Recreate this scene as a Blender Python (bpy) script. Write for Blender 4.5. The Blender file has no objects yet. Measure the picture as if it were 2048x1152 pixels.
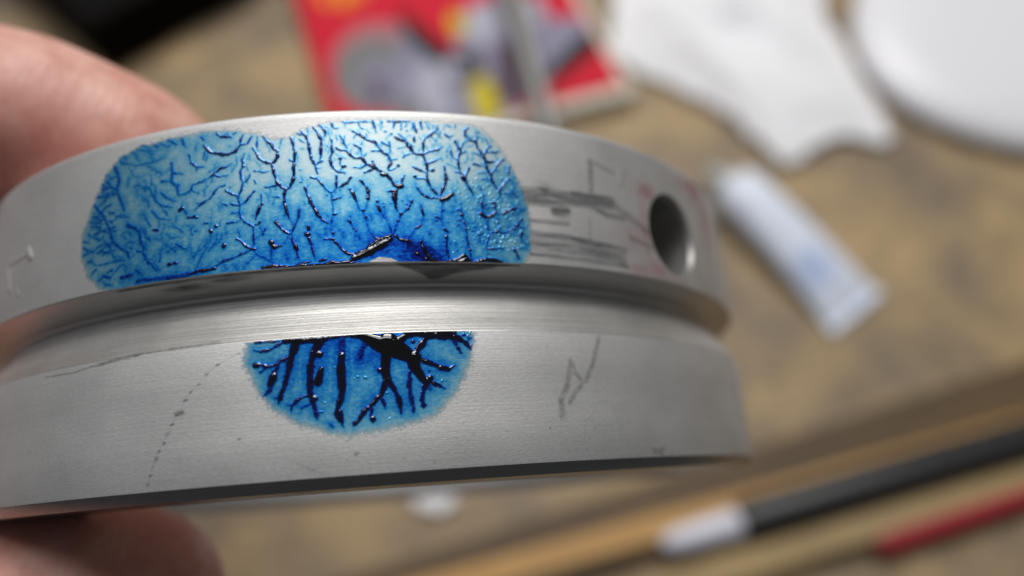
import bpy, bmesh, math, random
import numpy as np
from mathutils import Vector, Matrix

random.seed(7)
rng = np.random.default_rng(11)
scn = bpy.context.scene
COL = scn.collection
S = 0.001                                   # everything below is written in millimetres

# ------------------------------------------------------------------ camera
CAM_H, PITCH, FPX = 208.0, math.radians(60.0), 1577.0
RIGHT = Vector((1, 0, 0))
UP = Vector((0, math.sin(PITCH), math.cos(PITCH)))
FWD = Vector((0, math.cos(PITCH), -math.sin(PITCH)))
CAMP = Vector((0, 0, CAM_H))
cd = bpy.data.cameras.new('camera')
cam = bpy.data.objects.new('camera', cd); COL.objects.link(cam)
cam.matrix_world = Matrix(((1, 0, 0, 0), (0, UP.y, -FWD.y, 0), (0, UP.z, -FWD.z, CAM_H * S), (0, 0, 0, 1)))
cd.sensor_width = 36.0; cd.lens = 36.0 * FPX / 2048.0
cd.clip_start = 0.001; cd.clip_end = 50
cd.dof.use_dof = True; cd.dof.focus_distance = 0.0474; cd.dof.aperture_fstop = 12.3
scn.camera = cam

# ------------------------------------------------------------------ world and lamps
w = bpy.data.worlds.new('World'); scn.world = w; w.use_nodes = True
w.node_tree.nodes['Background'].inputs[0].default_value = (0.93, 0.96, 1.0, 1)
w.node_tree.nodes['Background'].inputs[1].default_value = 0.10
def area(name, loc, target, sx, sy, power, color):
    l = bpy.data.lights.new(name, 'AREA'); l.shape = 'RECTANGLE'; l.size = sx; l.size_y = sy
    l.energy = power; l.color = color
    o = bpy.data.objects.new(name, l); COL.objects.link(o)
    o.location = loc
    o.rotation_euler = (Vector(target) - Vector(loc)).to_track_quat('-Z', 'Y').to_euler()
area('bench_lamp', (0.02, 0.66, 0.92), (-0.01, 0.05, 0.12), 0.52, 0.36, 8.0, (1.0, 0.97, 0.93))
for k, yy in enumerate((0.38, 0.52)):
    area('ceiling_tube', (-0.22, yy, 1.28), (-0.22, yy - .30, 0.12), 1.30, 0.036, 2.2, (0.95, 0.975, 1.0))
scn.view_settings.view_transform = 'Standard'; scn.view_settings.look = 'None'
scn.view_settings.exposure = 0.0; scn.view_settings.gamma = 1.0

# ------------------------------------------------------------------ helpers
def camw(x, y, z):                           # millimetres right, up, back from the lens -> world
    return CAMP + RIGHT * x + UP * y - FWD * z
def ray(px, py, d):                          # a point d mm deep on the line of sight
    return camw((px - 1024) / FPX * d, (576 - py) / FPX * d, -d)
def bench(px, py, h=0.0):                    # where a line of sight meets the plane h mm above the bench
    v = ray(px, py, 1.0) - CAMP
    return CAMP + v * ((h - CAM_H) / v.z)
def thing(name, label, cat, loc=(0, 0, 0), rot=None, group=None, kind=None):
    o = bpy.data.objects.new(name, None); COL.objects.link(o); o.empty_display_size = 0.005
    o.location = Vector(loc) * S
    if rot is not None: o.rotation_euler = rot
    o['label'] = label; o['category'] = cat
    if group: o['group'] = group
    return o
def tag(o, label, cat, kind=None):
    o['label'] = label; o['category'] = cat
    if kind: o['kind'] = kind
    return o
def link(name, me, mat, parent=None, smooth=True):
    for m in (mat if isinstance(mat, (list, tuple)) else [mat]): me.materials.append(m)
    if smooth: me.polygons.foreach_set('use_smooth', np.ones(len(me.polygons), bool))
    o = bpy.data.objects.new(name, me); COL.objects.link(o)
    if parent: o.parent = parent
    return o
def from_bm(name, bm, mat, parent=None, smooth=True, angle=None, loc=None):
    bmesh.ops.recalc_face_normals(bm, faces=bm.faces)
    bmesh.ops.scale(bm, vec=(S, S, S), verts=bm.verts)
    me = bpy.data.meshes.new(name); bm.to_mesh(me); bm.free()
    o = link(name, me, mat, parent, smooth)
    if angle: me.set_sharp_from_angle(angle=math.radians(angle))
    if loc is not None: o.location = Vector(loc) * S
    return o
def add_box(bm, x0, x1, y0, y1, z0, z1, bevel=0.0, M=None):
    r = bmesh.ops.create_cube(bm, size=1.0)
    for v in r['verts']:
        v.co = Vector((x0 + (v.co.x + .5) * (x1 - x0), y0 + (v.co.y + .5) * (y1 - y0), z0 + (v.co.z + .5) * (z1 - z0)))
    vs = r['verts']
    if bevel:
        es = list({e for v in vs for e in v.link_edges})
        g = bmesh.ops.bevel(bm, geom=es, offset=bevel, segments=3, profile=.5, affect='EDGES')
        vs = list({v for f in g['faces'] for v in f.verts} | {v for v in vs if v.is_valid})
    if M is not None: bmesh.ops.transform(bm, matrix=M, verts=vs)
    return vs
def loft(bm, rings, cap=True):
    L = [[bm.verts.new(p) for p in r] for r in rings]
    n = len(L[0])
    for a, b in zip(L[:-1], L[1:]):
        for i in range(n): bm.faces.new((a[i], a[(i + 1) % n], b[(i + 1) % n], b[i]))
    if cap:
        bm.faces.new(L[0][::-1]); bm.faces.new(L[-1])
    return L
def lathe(bm, prof, n=48, close=False):
    L = []
    for r, z in prof:
        if r < 1e-6: L.append([bm.verts.new((0, 0, z))] * n)
        else: L.append([bm.verts.new((r * math.cos(2 * math.pi * i / n), r * math.sin(2 * math.pi * i / n), z)) for i in range(n)])
    if close: L.append(L[0])
    for a, b in zip(L[:-1], L[1:]):
        for i in range(n):
            vs = []
            for v in (a[i], a[(i + 1) % n], b[(i + 1) % n], b[i]):
                if v not in vs: vs.append(v)
            if len(vs) > 2: bm.faces.new(vs)
def smoothstep(a, b, x):
    t = np.clip((x - a) / (b - a), 0, 1); return t * t * (3 - 2 * t)

class NT:                                    # a small writer for node materials
    def __init__(s, name):
        s.m = bpy.data.materials.new(name); s.m.use_nodes = True
        s.t = s.m.node_tree; s.p = s.t.nodes['Principled BSDF']
    def n(s, ty, **kw):
        nd = s.t.nodes.new(ty)
        for k, v in kw.items():
            if hasattr(nd, k) and k not in nd.inputs: setattr(nd, k, v)
            else: nd.inputs[k].default_value = v
        return nd
    def l(s, a, b): s.t.links.new(a, b)
    def put(s, nd, k, v):
        if hasattr(v, 'links') or hasattr(v, 'is_linked'): s.l(v, nd.inputs[k])
        else: nd.inputs[k].default_value = v
    def math(s, op, a, b=0.0, c=0.0, clamp=False):
        nd = s.t.nodes.new('ShaderNodeMath'); nd.operation = op; nd.use_clamp = clamp
        for i, v in enumerate((a, b, c)): s.put(nd, i, v)
        return nd.outputs[0]
    def attr(s, name):
        nd = s.t.nodes.new('ShaderNodeAttribute'); nd.attribute_name = name; return nd
    def coord(s, kind='Object', scale=(1, 1, 1), src=None):
        tc = s.t.nodes.new('ShaderNodeTexCoord'); mp = s.t.nodes.new('ShaderNodeMapping')
        mp.inputs['Scale'].default_value = scale
        s.l(src if src is not None else tc.outputs[kind], mp.inputs['Vector']); return mp.outputs[0]
    def noise(s, vec, scale, detail=4, rough=.55, dist=0):
        nd = s.t.nodes.new('ShaderNodeTexNoise'); s.l(vec, nd.inputs['Vector'])
        nd.inputs['Scale'].default_value = scale; nd.inputs['Detail'].default_value = detail
        nd.inputs['Roughness'].default_value = rough; nd.inputs['Distortion'].default_value = dist
        return nd.outputs['Fac']
    def ramp(s, fac, stops, interp='LINEAR'):
        nd = s.t.nodes.new('ShaderNodeValToRGB'); s.l(fac, nd.inputs[0]); cr = nd.color_ramp; cr.interpolation = interp
        while len(cr.elements) < len(stops): cr.elements.new(.5)
        for e, (p, c) in zip(cr.elements, stops):
            e.position = p; e.color = (c, c, c, 1) if isinstance(c, (int, float)) else (*c, 1)
        return nd.outputs[0]
    def mix(s, fac, a, b, blend='MIX'):
        nd = s.t.nodes.new('ShaderNodeMix'); nd.data_type = 'RGBA'; nd.blend_type = blend
        s.put(nd, 0, fac)
        for i, v in ((6, a), (7, b)):
            if isinstance(v, tuple): nd.inputs[i].default_value = (*v, 1)
            else: s.l(v, nd.inputs[i])
        return nd.outputs[2]
    def bump(s, h, strength=.3, dist=.0001):
        nd = s.t.nodes.new('ShaderNodeBump'); s.l(h, nd.inputs['Height'])
        nd.inputs['Strength'].default_value = strength; nd.inputs['Distance'].default_value = dist
        s.l(nd.outputs[0], s.p.inputs['Normal'])
    def set(s, **kw):
        for k, v in kw.items():
            k = k.replace('_', ' ')
            if isinstance(v, tuple): s.p.inputs[k].default_value = (*v, 1) if len(v) == 3 else v
            else: s.put(s.p, k, v)
        return s
def plain(name, color, rough=.5, metal=0.0, vary=.12, scale=60, bump=.15, **kw):
    t = NT(name); v = t.coord()
    nz = t.noise(v, scale, 5)
    c = t.mix(nz, tuple(x * (1 - vary) for x in color), tuple(min(1, x * (1 + vary)) for x in color))
    t.l(c, t.p.inputs['Base Color'])
    t.set(Roughness=rough, Metallic=metal, **kw)
    if bump: t.bump(t.noise(v, scale * 8, 4), bump, .0002)
    return t.m

# ------------------------------------------------------------------ materials
def metal_mat(name, base, rough, streak, grain, metallic=1.0):
    t = NT(name)
    uv = t.n('ShaderNodeUVMap').outputs[0]
    lines = t.noise(t.coord(scale=(.05, 9, 1), src=uv), 1.0, 6, .7)          # turned lines run round the ring
    fine = t.noise(t.coord(scale=(3.2, 7, 1), src=uv), 1.0, 5, .8)           # matt grain
    cloud = t.noise(t.coord(scale=(.16, .22, 1), src=uv), 1.0, 4)
    scr = t.noise(t.coord(scale=(.35, 4.5, 1), src=uv), 1.0, 8, .85)
    k = t.math('ADD', t.math('MULTIPLY', t.math('SUBTRACT', lines, .5), streak), t.math('MULTIPLY', t.math('SUBTRACT', fine, .5), grain))
    k = t.math('ADD', k, t.math('MULTIPLY', t.math('SUBTRACT', cloud, .5), .22))
    k = t.math('ADD', k, t.math('MULTIPLY', t.math('SUBTRACT', scr, .5), streak * .5))
    k = t.math('ADD', k, 1.0)
    c = t.n('ShaderNodeVectorMath', operation='SCALE'); c.inputs[0].default_value = base; t.l(k, c.inputs['Scale'])
    t.l(c.outputs[0], t.p.inputs['Base Color'])
    t.set(Metallic=metallic, Roughness=t.math('ADD', rough, t.math('MULTIPLY', t.math('SUBTRACT', cloud, .5), .12)))
    t.bump(t.math('ADD', t.math('MULTIPLY', lines, streak * 2.2), t.math('MULTIPLY', fine, grain * 1.6)), .55, .00003)
    return t.m
M_LAND = metal_mat('turned_steel', (.62, .617, .615), .60, .26, .62, .85)
M_GROOVE = metal_mat('machined_groove', (.60, .595, .58), .47, .85, .35, .9)
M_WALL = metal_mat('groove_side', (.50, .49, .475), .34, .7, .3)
M_EDGE = metal_mat('dark_reflection_edge', (.22, .217, .213), .28, .5, .2)  # bottom chamfer: reflection of dark surroundings put into the base colour
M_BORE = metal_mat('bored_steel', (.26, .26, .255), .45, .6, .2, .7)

def dye_mat():
    t = NT('blue_marking_dye')
    uv = t.n('ShaderNodeUVMap').outputs[0]
    d = t.attr('dye_load').outputs['Fac']; a = t.attr('cover').outputs['Fac']; th = t.attr('thick').outputs['Fac']
    g1 = t.noise(t.coord(scale=(3.6, 5.0, 1), src=uv), 1.0, 5, .8)
    g2 = t.noise(t.coord(scale=(.9, 1.0, 1), src=uv), 1.0, 4, .6)
    ln = t.noise(t.coord(scale=(.4, 10, 1), src=uv), 1.0, 4, .7)
    mot = t.math('ADD', t.math('MULTIPLY', t.math('SUBTRACT', g1, .5), 2.7), t.math('MULTIPLY', t.math('SUBTRACT', g2, .5), .8))
    mot = t.math('ADD', mot, t.math('MULTIPLY', t.math('SUBTRACT', ln, .5), .5))
    dd = t.math('MAXIMUM', t.math('MULTIPLY', d, t.math('ADD', 1.0, mot)), 0.02)
    deep = t.math('POWER', .60, t.math('MAXIMUM', t.math('SUBTRACT', dd, 2.6), 0.0))
    ch = [t.math('POWER', .085, dd), t.math('MULTIPLY', t.math('POWER', .475, dd), deep), t.math('MULTIPLY', t.math('POWER', .885, dd), deep)]   # light left after the film
    cc = t.n('ShaderNodeCombineColor')
    for i, v in enumerate(ch): t.l(v, cc.inputs[i])
    base = t.mix(1.0, cc.outputs[0], (.64, .635, .63), 'MULTIPLY')
    t.l(base, t.p.inputs['Base Color'])
    t.set(Metallic=t.math('SUBTRACT', .9, t.math('MULTIPLY', th, .85), clamp=True),
          Roughness=t.math('SUBTRACT', .54, t.math('MULTIPLY', th, .3), clamp=True),
          Alpha=t.math('ADD', t.math('MULTIPLY', a, 1.5), t.math('MULTIPLY', t.math('SUBTRACT', .42, g1), t.math('MULTIPLY', t.math('SUBTRACT', 1.15, a), 5.0)), clamp=True),
          Specular_IOR_Level=t.math('SUBTRACT', .5, t.math('MULTIPLY', th, .5), clamp=True),
          Coat_Weight=t.math('MULTIPLY', th, 1.0, clamp=True), Coat_Roughness=.04, Coat_IOR=1.72)
    t.bump(t.math('MULTIPLY', g1, t.math('SUBTRACT', 1.0, th, clamp=True)), .35, .00003)
    return t.m
M_DYE = dye_mat()
def stain_mat(name, color, sx, sz, contrast):
    t = NT(name); uv = t.n('ShaderNodeUVMap').outputs[0]
    a = t.attr('cover').outputs['Fac']
    st = t.noise(t.coord(scale=(sx, sz, 1), src=uv), 1.0, 6, .75)
    al = t.math('MULTIPLY', a, t.math('ADD', .5, t.math('MULTIPLY', t.math('SUBTRACT', st, .47), contrast), clamp=True), clamp=True)
    t.set(Base_Color=color, Roughness=.6, Alpha=al, Metallic=.2)
    return t.m
M_GRAPHITE = stain_mat('graphite_smudge', (.10, .10, .105), .35, 3.6, 2.6)
M_PENCIL = stain_mat('pencil_line', (.13, .127, .12), 2.2, 2.6, 3.0)
M_REDSTAIN = stain_mat('red_residue', (.45, .12, .15), 1.2, 1.6, 2.0)
M_WEDGE = stain_mat('thin_dried_dye', (.012, .022, .04), .5, 2.0, 1.0)
M_WALLDYE = stain_mat('dried_dye', (.008, .014, .035), .5, 3.0, 2.0)

def skin_mat():
    t = NT('skin'); v = t.coord()
    n1 = t.noise(v, 90, 5); n2 = t.noise(v, 420, 4); n3 = t.noise(v, 1500, 3)
    c = t.mix(t.ramp(n1, [(.35, 0.0), (.65, 1.0)]), (.59, .25, .20), (.75, .45, .37))
    c = t.mix(t.math('MULTIPLY', t.ramp(n2, [(.4, 0.0), (.65, 1.0)]), .5), c, (.50, .17, .13))
    t.l(c, t.p.inputs['Base Color'])
    t.set(Roughness=.5, Subsurface_Weight=.55, Subsurface_Scale=.0022)
    t.p.inputs['Subsurface Radius'].default_value = (1.0, .35, .2)
    wv = t.n('ShaderNodeTexWave', wave_type='BANDS'); t.l(v, wv.inputs['Vector'])
    wv.inputs['Scale'].default_value = 380; wv.inputs['Distortion'].default_value = 9; wv.inputs['Detail'].default_value = 3
    h = t.math('ADD', t.math('MULTIPLY', n2, 1.4), t.math('ADD', t.math('MULTIPLY', n3, .3), t.math('MULTIPLY', wv.outputs['Fac'], .3)))
    t.bump(h, .3, .00016)
    return t.m
def wood_mat(name, a, b, c, ang=0.0, stretch=6.0, scale=1.0, blot=.5, gloss=.6):
    t = NT(name)
    tc = t.t.nodes.new('ShaderNodeTexCoord'); mp = t.t.nodes.new('ShaderNodeMapping')
    mp.inputs['Rotation'].default_value = (0, 0, ang); mp.inputs['Scale'].default_value = (1, stretch, stretch)
    t.l(tc.outputs['Object'], mp.inputs['Vector'])
    g = t.noise(mp.outputs[0], 14 * scale, 7, .6, .6)
    f = t.noise(mp.outputs[0], 90 * scale, 6, .7)
    bl = t.noise(t.coord(), 26 * scale, 5, .62, .3)
    b2 = t.noise(t.coord(), 75 * scale, 4, .6)
    col = t.mix(t.ramp(g, [(.40, 0.0), (.60, 1.0)]), a, b)
    col = t.mix(t.math('MULTIPLY', t.ramp(bl, [(.42, 0.0), (.62, 1.0)]), blot), col, c)
    col = t.mix(t.math('MULTIPLY', t.ramp(b2, [(.5, 0.0), (.75, 1.0)]), blot * .6), col, tuple(x * .55 for x in c))
    col = t.mix(t.math('MULTIPLY', f, .25), col, tuple(x * .6 for x in a))
    t.l(col, t.p.inputs['Base Color']); t.set(Roughness=gloss)
    t.bump(f, .3, .0004)
    return t.m

# ------------------------------------------------------------------ the setting: the bench
m_bench = wood_mat('worn_bench_wood', (.335, .238, .125), (.46, .32, .155), (.165, .13, .098), ang=math.radians(-18), stretch=3.0, blot=.9)
bm = bmesh.new(); add_box(bm, -700, 700, -30, 700, -40, 0, 2.0)
bt = from_bm('bench_top', bm, m_bench, smooth=False); bt['kind'] = 'structure'

# ------------------------------------------------------------------ the ring
R = 35.0
RC = camw(-13.483, -5.463, -82.179)
def dirw(v): return (RIGHT * v[0] + UP * v[1] - FWD * v[2]).normalized()
ax_z = dirw((-.076968, .962789, -.259064)); ax_x = dirw((.14897, .268023, .951825)); ax_y = ax_z.cross(ax_x).normalized()
ring = bpy.data.objects.new('metal_ring', None); COL.objects.link(ring); ring.empty_display_size = .01
ring.matrix_world = Matrix(((ax_x.x, ax_y.x, ax_z.x, RC.x * S), (ax_x.y, ax_y.y, ax_z.y, RC.y * S), (ax_x.z, ax_y.z, ax_z.z, RC.z * S), (0, 0, 0, 1)))
ring['label'] = 'grooved silver metal ring smeared with branching blue dye, held between finger and thumb'
ring['category'] = 'metal ring'

prof = [(27.3, 8.05), (34.35, 8.05), (34.70, 7.99), (34.90, 7.84), (34.98, 7.66), (35.0, 7.45), (35.0, 4.2), (35.0, 1.0), (35.0, -2.38), (34.985, -2.46),
        (34.93, -2.50), (33.05, -3.16), (32.88, -3.26), (32.82, -3.42), (32.90, -3.62), (33.75, -4.95), (34.45, -6.05), (34.60, -6.22), (34.88, -6.70), (34.97, -6.80), (35.0, -6.90),
        (35.0, -9.5), (35.0, -12.5), (35.0, -15.02), (34.97, -15.10), (34.45, -15.66), (34.38, -15.70), (28.2, -15.70), (27.6, -15.1), (27.0, -14.5), (27.0, 7.7)]
NSEG = 480
me = bpy.data.meshes.new('ring_body')
P = np.array(prof); npf = len(P); th = np.linspace(-math.pi, math.pi, NSEG, endpoint=False)
V = np.stack([P[None, :, 0] * np.cos(th)[:, None], P[None, :, 0] * np.sin(th)[:, None], np.broadcast_to(P[None, :, 1], (NSEG, npf))], -1).reshape(-1, 3) * S
F = []; U = []; MI = []
for i in range(NSEG):
    j = (i + 1) % NSEG; s0, s1 = th[i] * R, (th[i] + 2 * math.pi / NSEG) * R
    for k in range(npf):
        k2 = (k + 1) % npf
        F.append((i * npf + k, i * npf + k2, j * npf + k2, j * npf + k))
        za, zb = P[k, 1] + (P[k, 0] - 35) * .7, P[k2, 1] + (P[k2, 0] - 35) * .7
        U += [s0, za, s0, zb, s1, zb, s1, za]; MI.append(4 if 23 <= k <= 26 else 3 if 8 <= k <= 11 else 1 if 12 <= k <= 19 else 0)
me.from_pydata(V.tolist(), [], F)
uvl = me.uv_layers.new(name='UVMap'); uvl.data.foreach_set('uv', np.array(U, np.float32))
me.polygons.foreach_set('material_index', np.array(MI, np.int32))
bmx = bmesh.new(); bmx.from_mesh(me); bmesh.ops.recalc_face_normals(bmx, faces=bmx.faces); bmx.to_mesh(me); bmx.free()
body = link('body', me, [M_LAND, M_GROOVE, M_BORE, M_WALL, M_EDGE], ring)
# the bored cross hole
HS, HZ, HR = 24.15, 1.55, 3.05
hm = bmesh.new()
lathe(hm, [(0, 22), (HR, 22), (HR, 34.55), (HR + .45, 35.2), (HR + .5, 38), (0, 38)], 48)
ha = HS / R
Mh = Matrix(((-math.sin(ha), 0, math.cos(ha), 0), (math.cos(ha), 0, math.sin(ha), 0), (0, 1, 0, HZ), (0, 0, 0, 1)))
bmesh.ops.transform(hm, matrix=Mh, verts=hm.verts); bmesh.ops.recalc_face_normals(hm, faces=hm.faces)
bmesh.ops.scale(hm, vec=(S, S, S), verts=hm.verts)
hme = bpy.data.meshes.new('cutter'); hm.to_mesh(hme); hm.free()
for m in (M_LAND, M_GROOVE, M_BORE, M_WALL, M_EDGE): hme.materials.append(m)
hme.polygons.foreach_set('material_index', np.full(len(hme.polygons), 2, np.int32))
hu = hme.uv_layers.new(name='UVMap')
for lp in hme.loops:
    c = hme.vertices[lp.vertex_index].co / S; hu.data[lp.index].uv = (c.z * 1.0, math.hypot(c.x, c.y))
cut = bpy.data.objects.new('cutter', hme); COL.objects.link(cut); cut.parent = ring
bo = body.modifiers.new('bore', 'BOOLEAN'); bo.operation = 'DIFFERENCE'; bo.object = cut; bo.solver = 'EXACT'
bpy.context.view_layer.update()
ev = body.evaluated_get(bpy.context.evaluated_depsgraph_get())
nm = bpy.data.meshes.new_from_object(ev); body.modifiers.clear(); body.data = nm
bpy.data.objects.remove(cut); bpy.data.meshes.remove(hme)
nm.polygons.foreach_set('use_smooth', np.ones(len(nm.polygons), bool)); nm.set_sharp_from_angle(angle=math.radians(24))

# --- films and marks lie on the ring as height fields over (s, z) = (arc length, height)
def grid(s0, s1, z0, z1, step):
    ns, nz = int((s1 - s0) / step) + 1, int((z1 - z0) / step) + 1
    return np.meshgrid(np.linspace(s0, s1, ns), np.linspace(z0, z1, nz))
def seg_fields(shape, s0, z0, ds, dz, segs, mode='cap'):
    H = np.zeros(shape); D = np.full(shape, 9.0)
    nz, ns = shape
    for (ax, ay, aw, bx, by, bw, hf) in segs:
        r = max(aw, bw) * .5; pad = r + (.25 if mode == 'cap' else 0) + .02
        i0, i1 = max(0, int((min(ax, bx) - pad - s0) / ds)), min(ns, int((max(ax, bx) + pad - s0) / ds) + 2)
        j0, j1 = max(0, int((min(ay, by) - pad - z0) / dz)), min(nz, int((max(ay, by) + pad - z0) / dz) + 2)
        if i0 >= i1 or j0 >= j1: continue
        X, Y = np.meshgrid(s0 + np.arange(i0, i1) * ds, z0 + np.arange(j0, j1) * dz)
        dx, dy = bx - ax, by - ay; L2 = dx * dx + dy * dy + 1e-9
        t = np.clip(((X - ax) * dx + (Y - ay) * dy) / L2, 0, 1)
        d = np.hypot(X - ax - t * dx, Y - ay - t * dy); rr = .5 * (aw + (bw - aw) * t)
        if mode == 'cap':
            h = hf * np.minimum(rr * .9, .055 + rr * .22) * np.sqrt(np.clip(1 - (d / rr) ** 2, 0, 1))
            sub = H[j0:j1, i0:i1]; np.maximum(sub, h, out=sub)
            sub = D[j0:j1, i0:i1]; np.minimum(sub, d - rr, out=sub)
        else:
            sub = H[j0:j1, i0:i1]; np.maximum(sub, hf * np.clip(1 - (d / rr) ** 2, 0, 1), out=sub)
    return H, D
def blur(a, n=1):
    for _ in range(n):
        p = np.pad(a, 1, mode='edge')
        a = (p[:-2, 1:-1] + p[2:, 1:-1] + p[1:-1, :-2] + p[1:-1, 2:] + 2 * a) / 6.0
    return a
def inside(X, Y, poly):
    c = np.zeros(X.shape, bool); n = len(poly); dmin = np.full(X.shape, 99.0)
    for i in range(n):
        (x0, y0), (x1, y1) = poly[i], poly[(i + 1) % n]
        if y0 != y1: c ^= ((y0 > Y) != (y1 > Y)) & (X < (x1 - x0) * (Y - y0) / (y1 - y0) + x0)
        dx, dy = x1 - x0, y1 - y0
        t = np.clip(((X - x0) * dx + (Y - y0) * dy) / (dx * dx + dy * dy + 1e-9), 0, 1)
        np.minimum(dmin, np.hypot(X - x0 - t * dx, Y - y0 - t * dy), out=dmin)
    return np.where(c, dmin, -dmin)
def vnoise(X, Y, f, seed):
    g = np.random.default_rng(seed).random((64, 64))
    x, y = X * f, Y * f; xi, yi = np.floor(x).astype(int), np.floor(y).astype(int); fx, fy = x - xi, y - yi
    fx, fy = fx * fx * (3 - 2 * fx), fy * fy * (3 - 2 * fy); q = lambda a, b: g[a % 64, b % 64]
    return (q(xi, yi) * (1 - fx) + q(xi + 1, yi) * fx) * (1 - fy) + (q(xi, yi + 1) * (1 - fx) + q(xi + 1, yi + 1) * fx) * fy
def cyl_pos(Sx, Zx, rad): return np.stack([rad * np.cos(Sx / R), rad * np.sin(Sx / R), Zx], -1)
def wall_pos(Sx, Tx, off):                                     # T runs 0..1 down the upper wall of the groove
    rr = 34.93 - 1.88 * Tx - off * .33; return np.stack([rr * np.cos(Sx / R), rr * np.sin(Sx / R), -2.50 - .66 * Tx - off], -1)
def emit(name, pos, nrm, facemask, Sx, Zx, attrs, mat, parent, origin=None):
    nz, ns = Sx.shape
    idx = np.arange(nz * ns).reshape(nz, ns)
    jj, ii = np.nonzero(facemask)
    q = np.stack([idx[jj, ii], idx[jj, ii + 1], idx[jj + 1, ii + 1], idx[jj + 1, ii]], 1)
    used = np.unique(q); remap = np.full(nz * ns, -1); remap[used] = np.arange(len(used))
    q = remap[q]
    me = bpy.data.meshes.new(name)
    me.vertices.add(len(used)); me.vertices.foreach_set('co', (pos.reshape(-1, 3)[used] * S).astype(np.float32).ravel())
    nf = len(q); me.loops.add(nf * 4); me.loops.foreach_set('vertex_index', q.ravel().astype(np.int32))
    me.polygons.add(nf); me.polygons.foreach_set('loop_start', np.arange(0, nf * 4, 4, dtype=np.int32))
    me.update(calc_edges=True)
    uv = np.stack([Sx.ravel()[used], Zx.ravel()[used]], 1).astype(np.float32)
    me.uv_layers.new(name='UVMap').data.foreach_set('uv', uv[q.ravel()].ravel())
    for k, v in attrs.items():
        at = me.attributes.new(k, 'FLOAT', 'POINT'); at.data.foreach_set('value', v.ravel()[used].astype(np.float32))
    o = link(name, me, mat, parent)
    if nrm is not None: me.normals_split_custom_set_from_vertices(nrm.reshape(-1, 3)[used].tolist())
    return o
def normals(pos):
    a = np.gradient(pos, axis=1); b = np.gradient(pos, axis=0); n = np.cross(a, b)
    return n / (np.linalg.norm(n, axis=-1, keepdims=True) + 1e-12)
def components(mask):
    lab = np.where(mask, np.arange(1, mask.size + 1).reshape(mask.shape), 0)
    while True:
        p = np.pad(lab, 1); m = lab.copy()
        for sl in ((slice(0, -2), slice(1, -1)), (slice(2, None), slice(1, -1)), (slice(1, -1), slice(0, -2)), (slice(1, -1), slice(2, None)),
                   (slice(0, -2), slice(0, -2)), (slice(2, None), slice(2, None)), (slice(0, -2), slice(2, None)), (slice(2, None), slice(0, -2))):
            m = np.maximum(m, p[sl])
        m = np.where(mask, m, 0)
        m2 = np.where(mask, m.ravel()[np.maximum(m, 1) - 1], 0)          # pointer jump
        m = np.maximum(m, m2)
        if np.array_equal(m, lab): return lab
        lab = m
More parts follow.
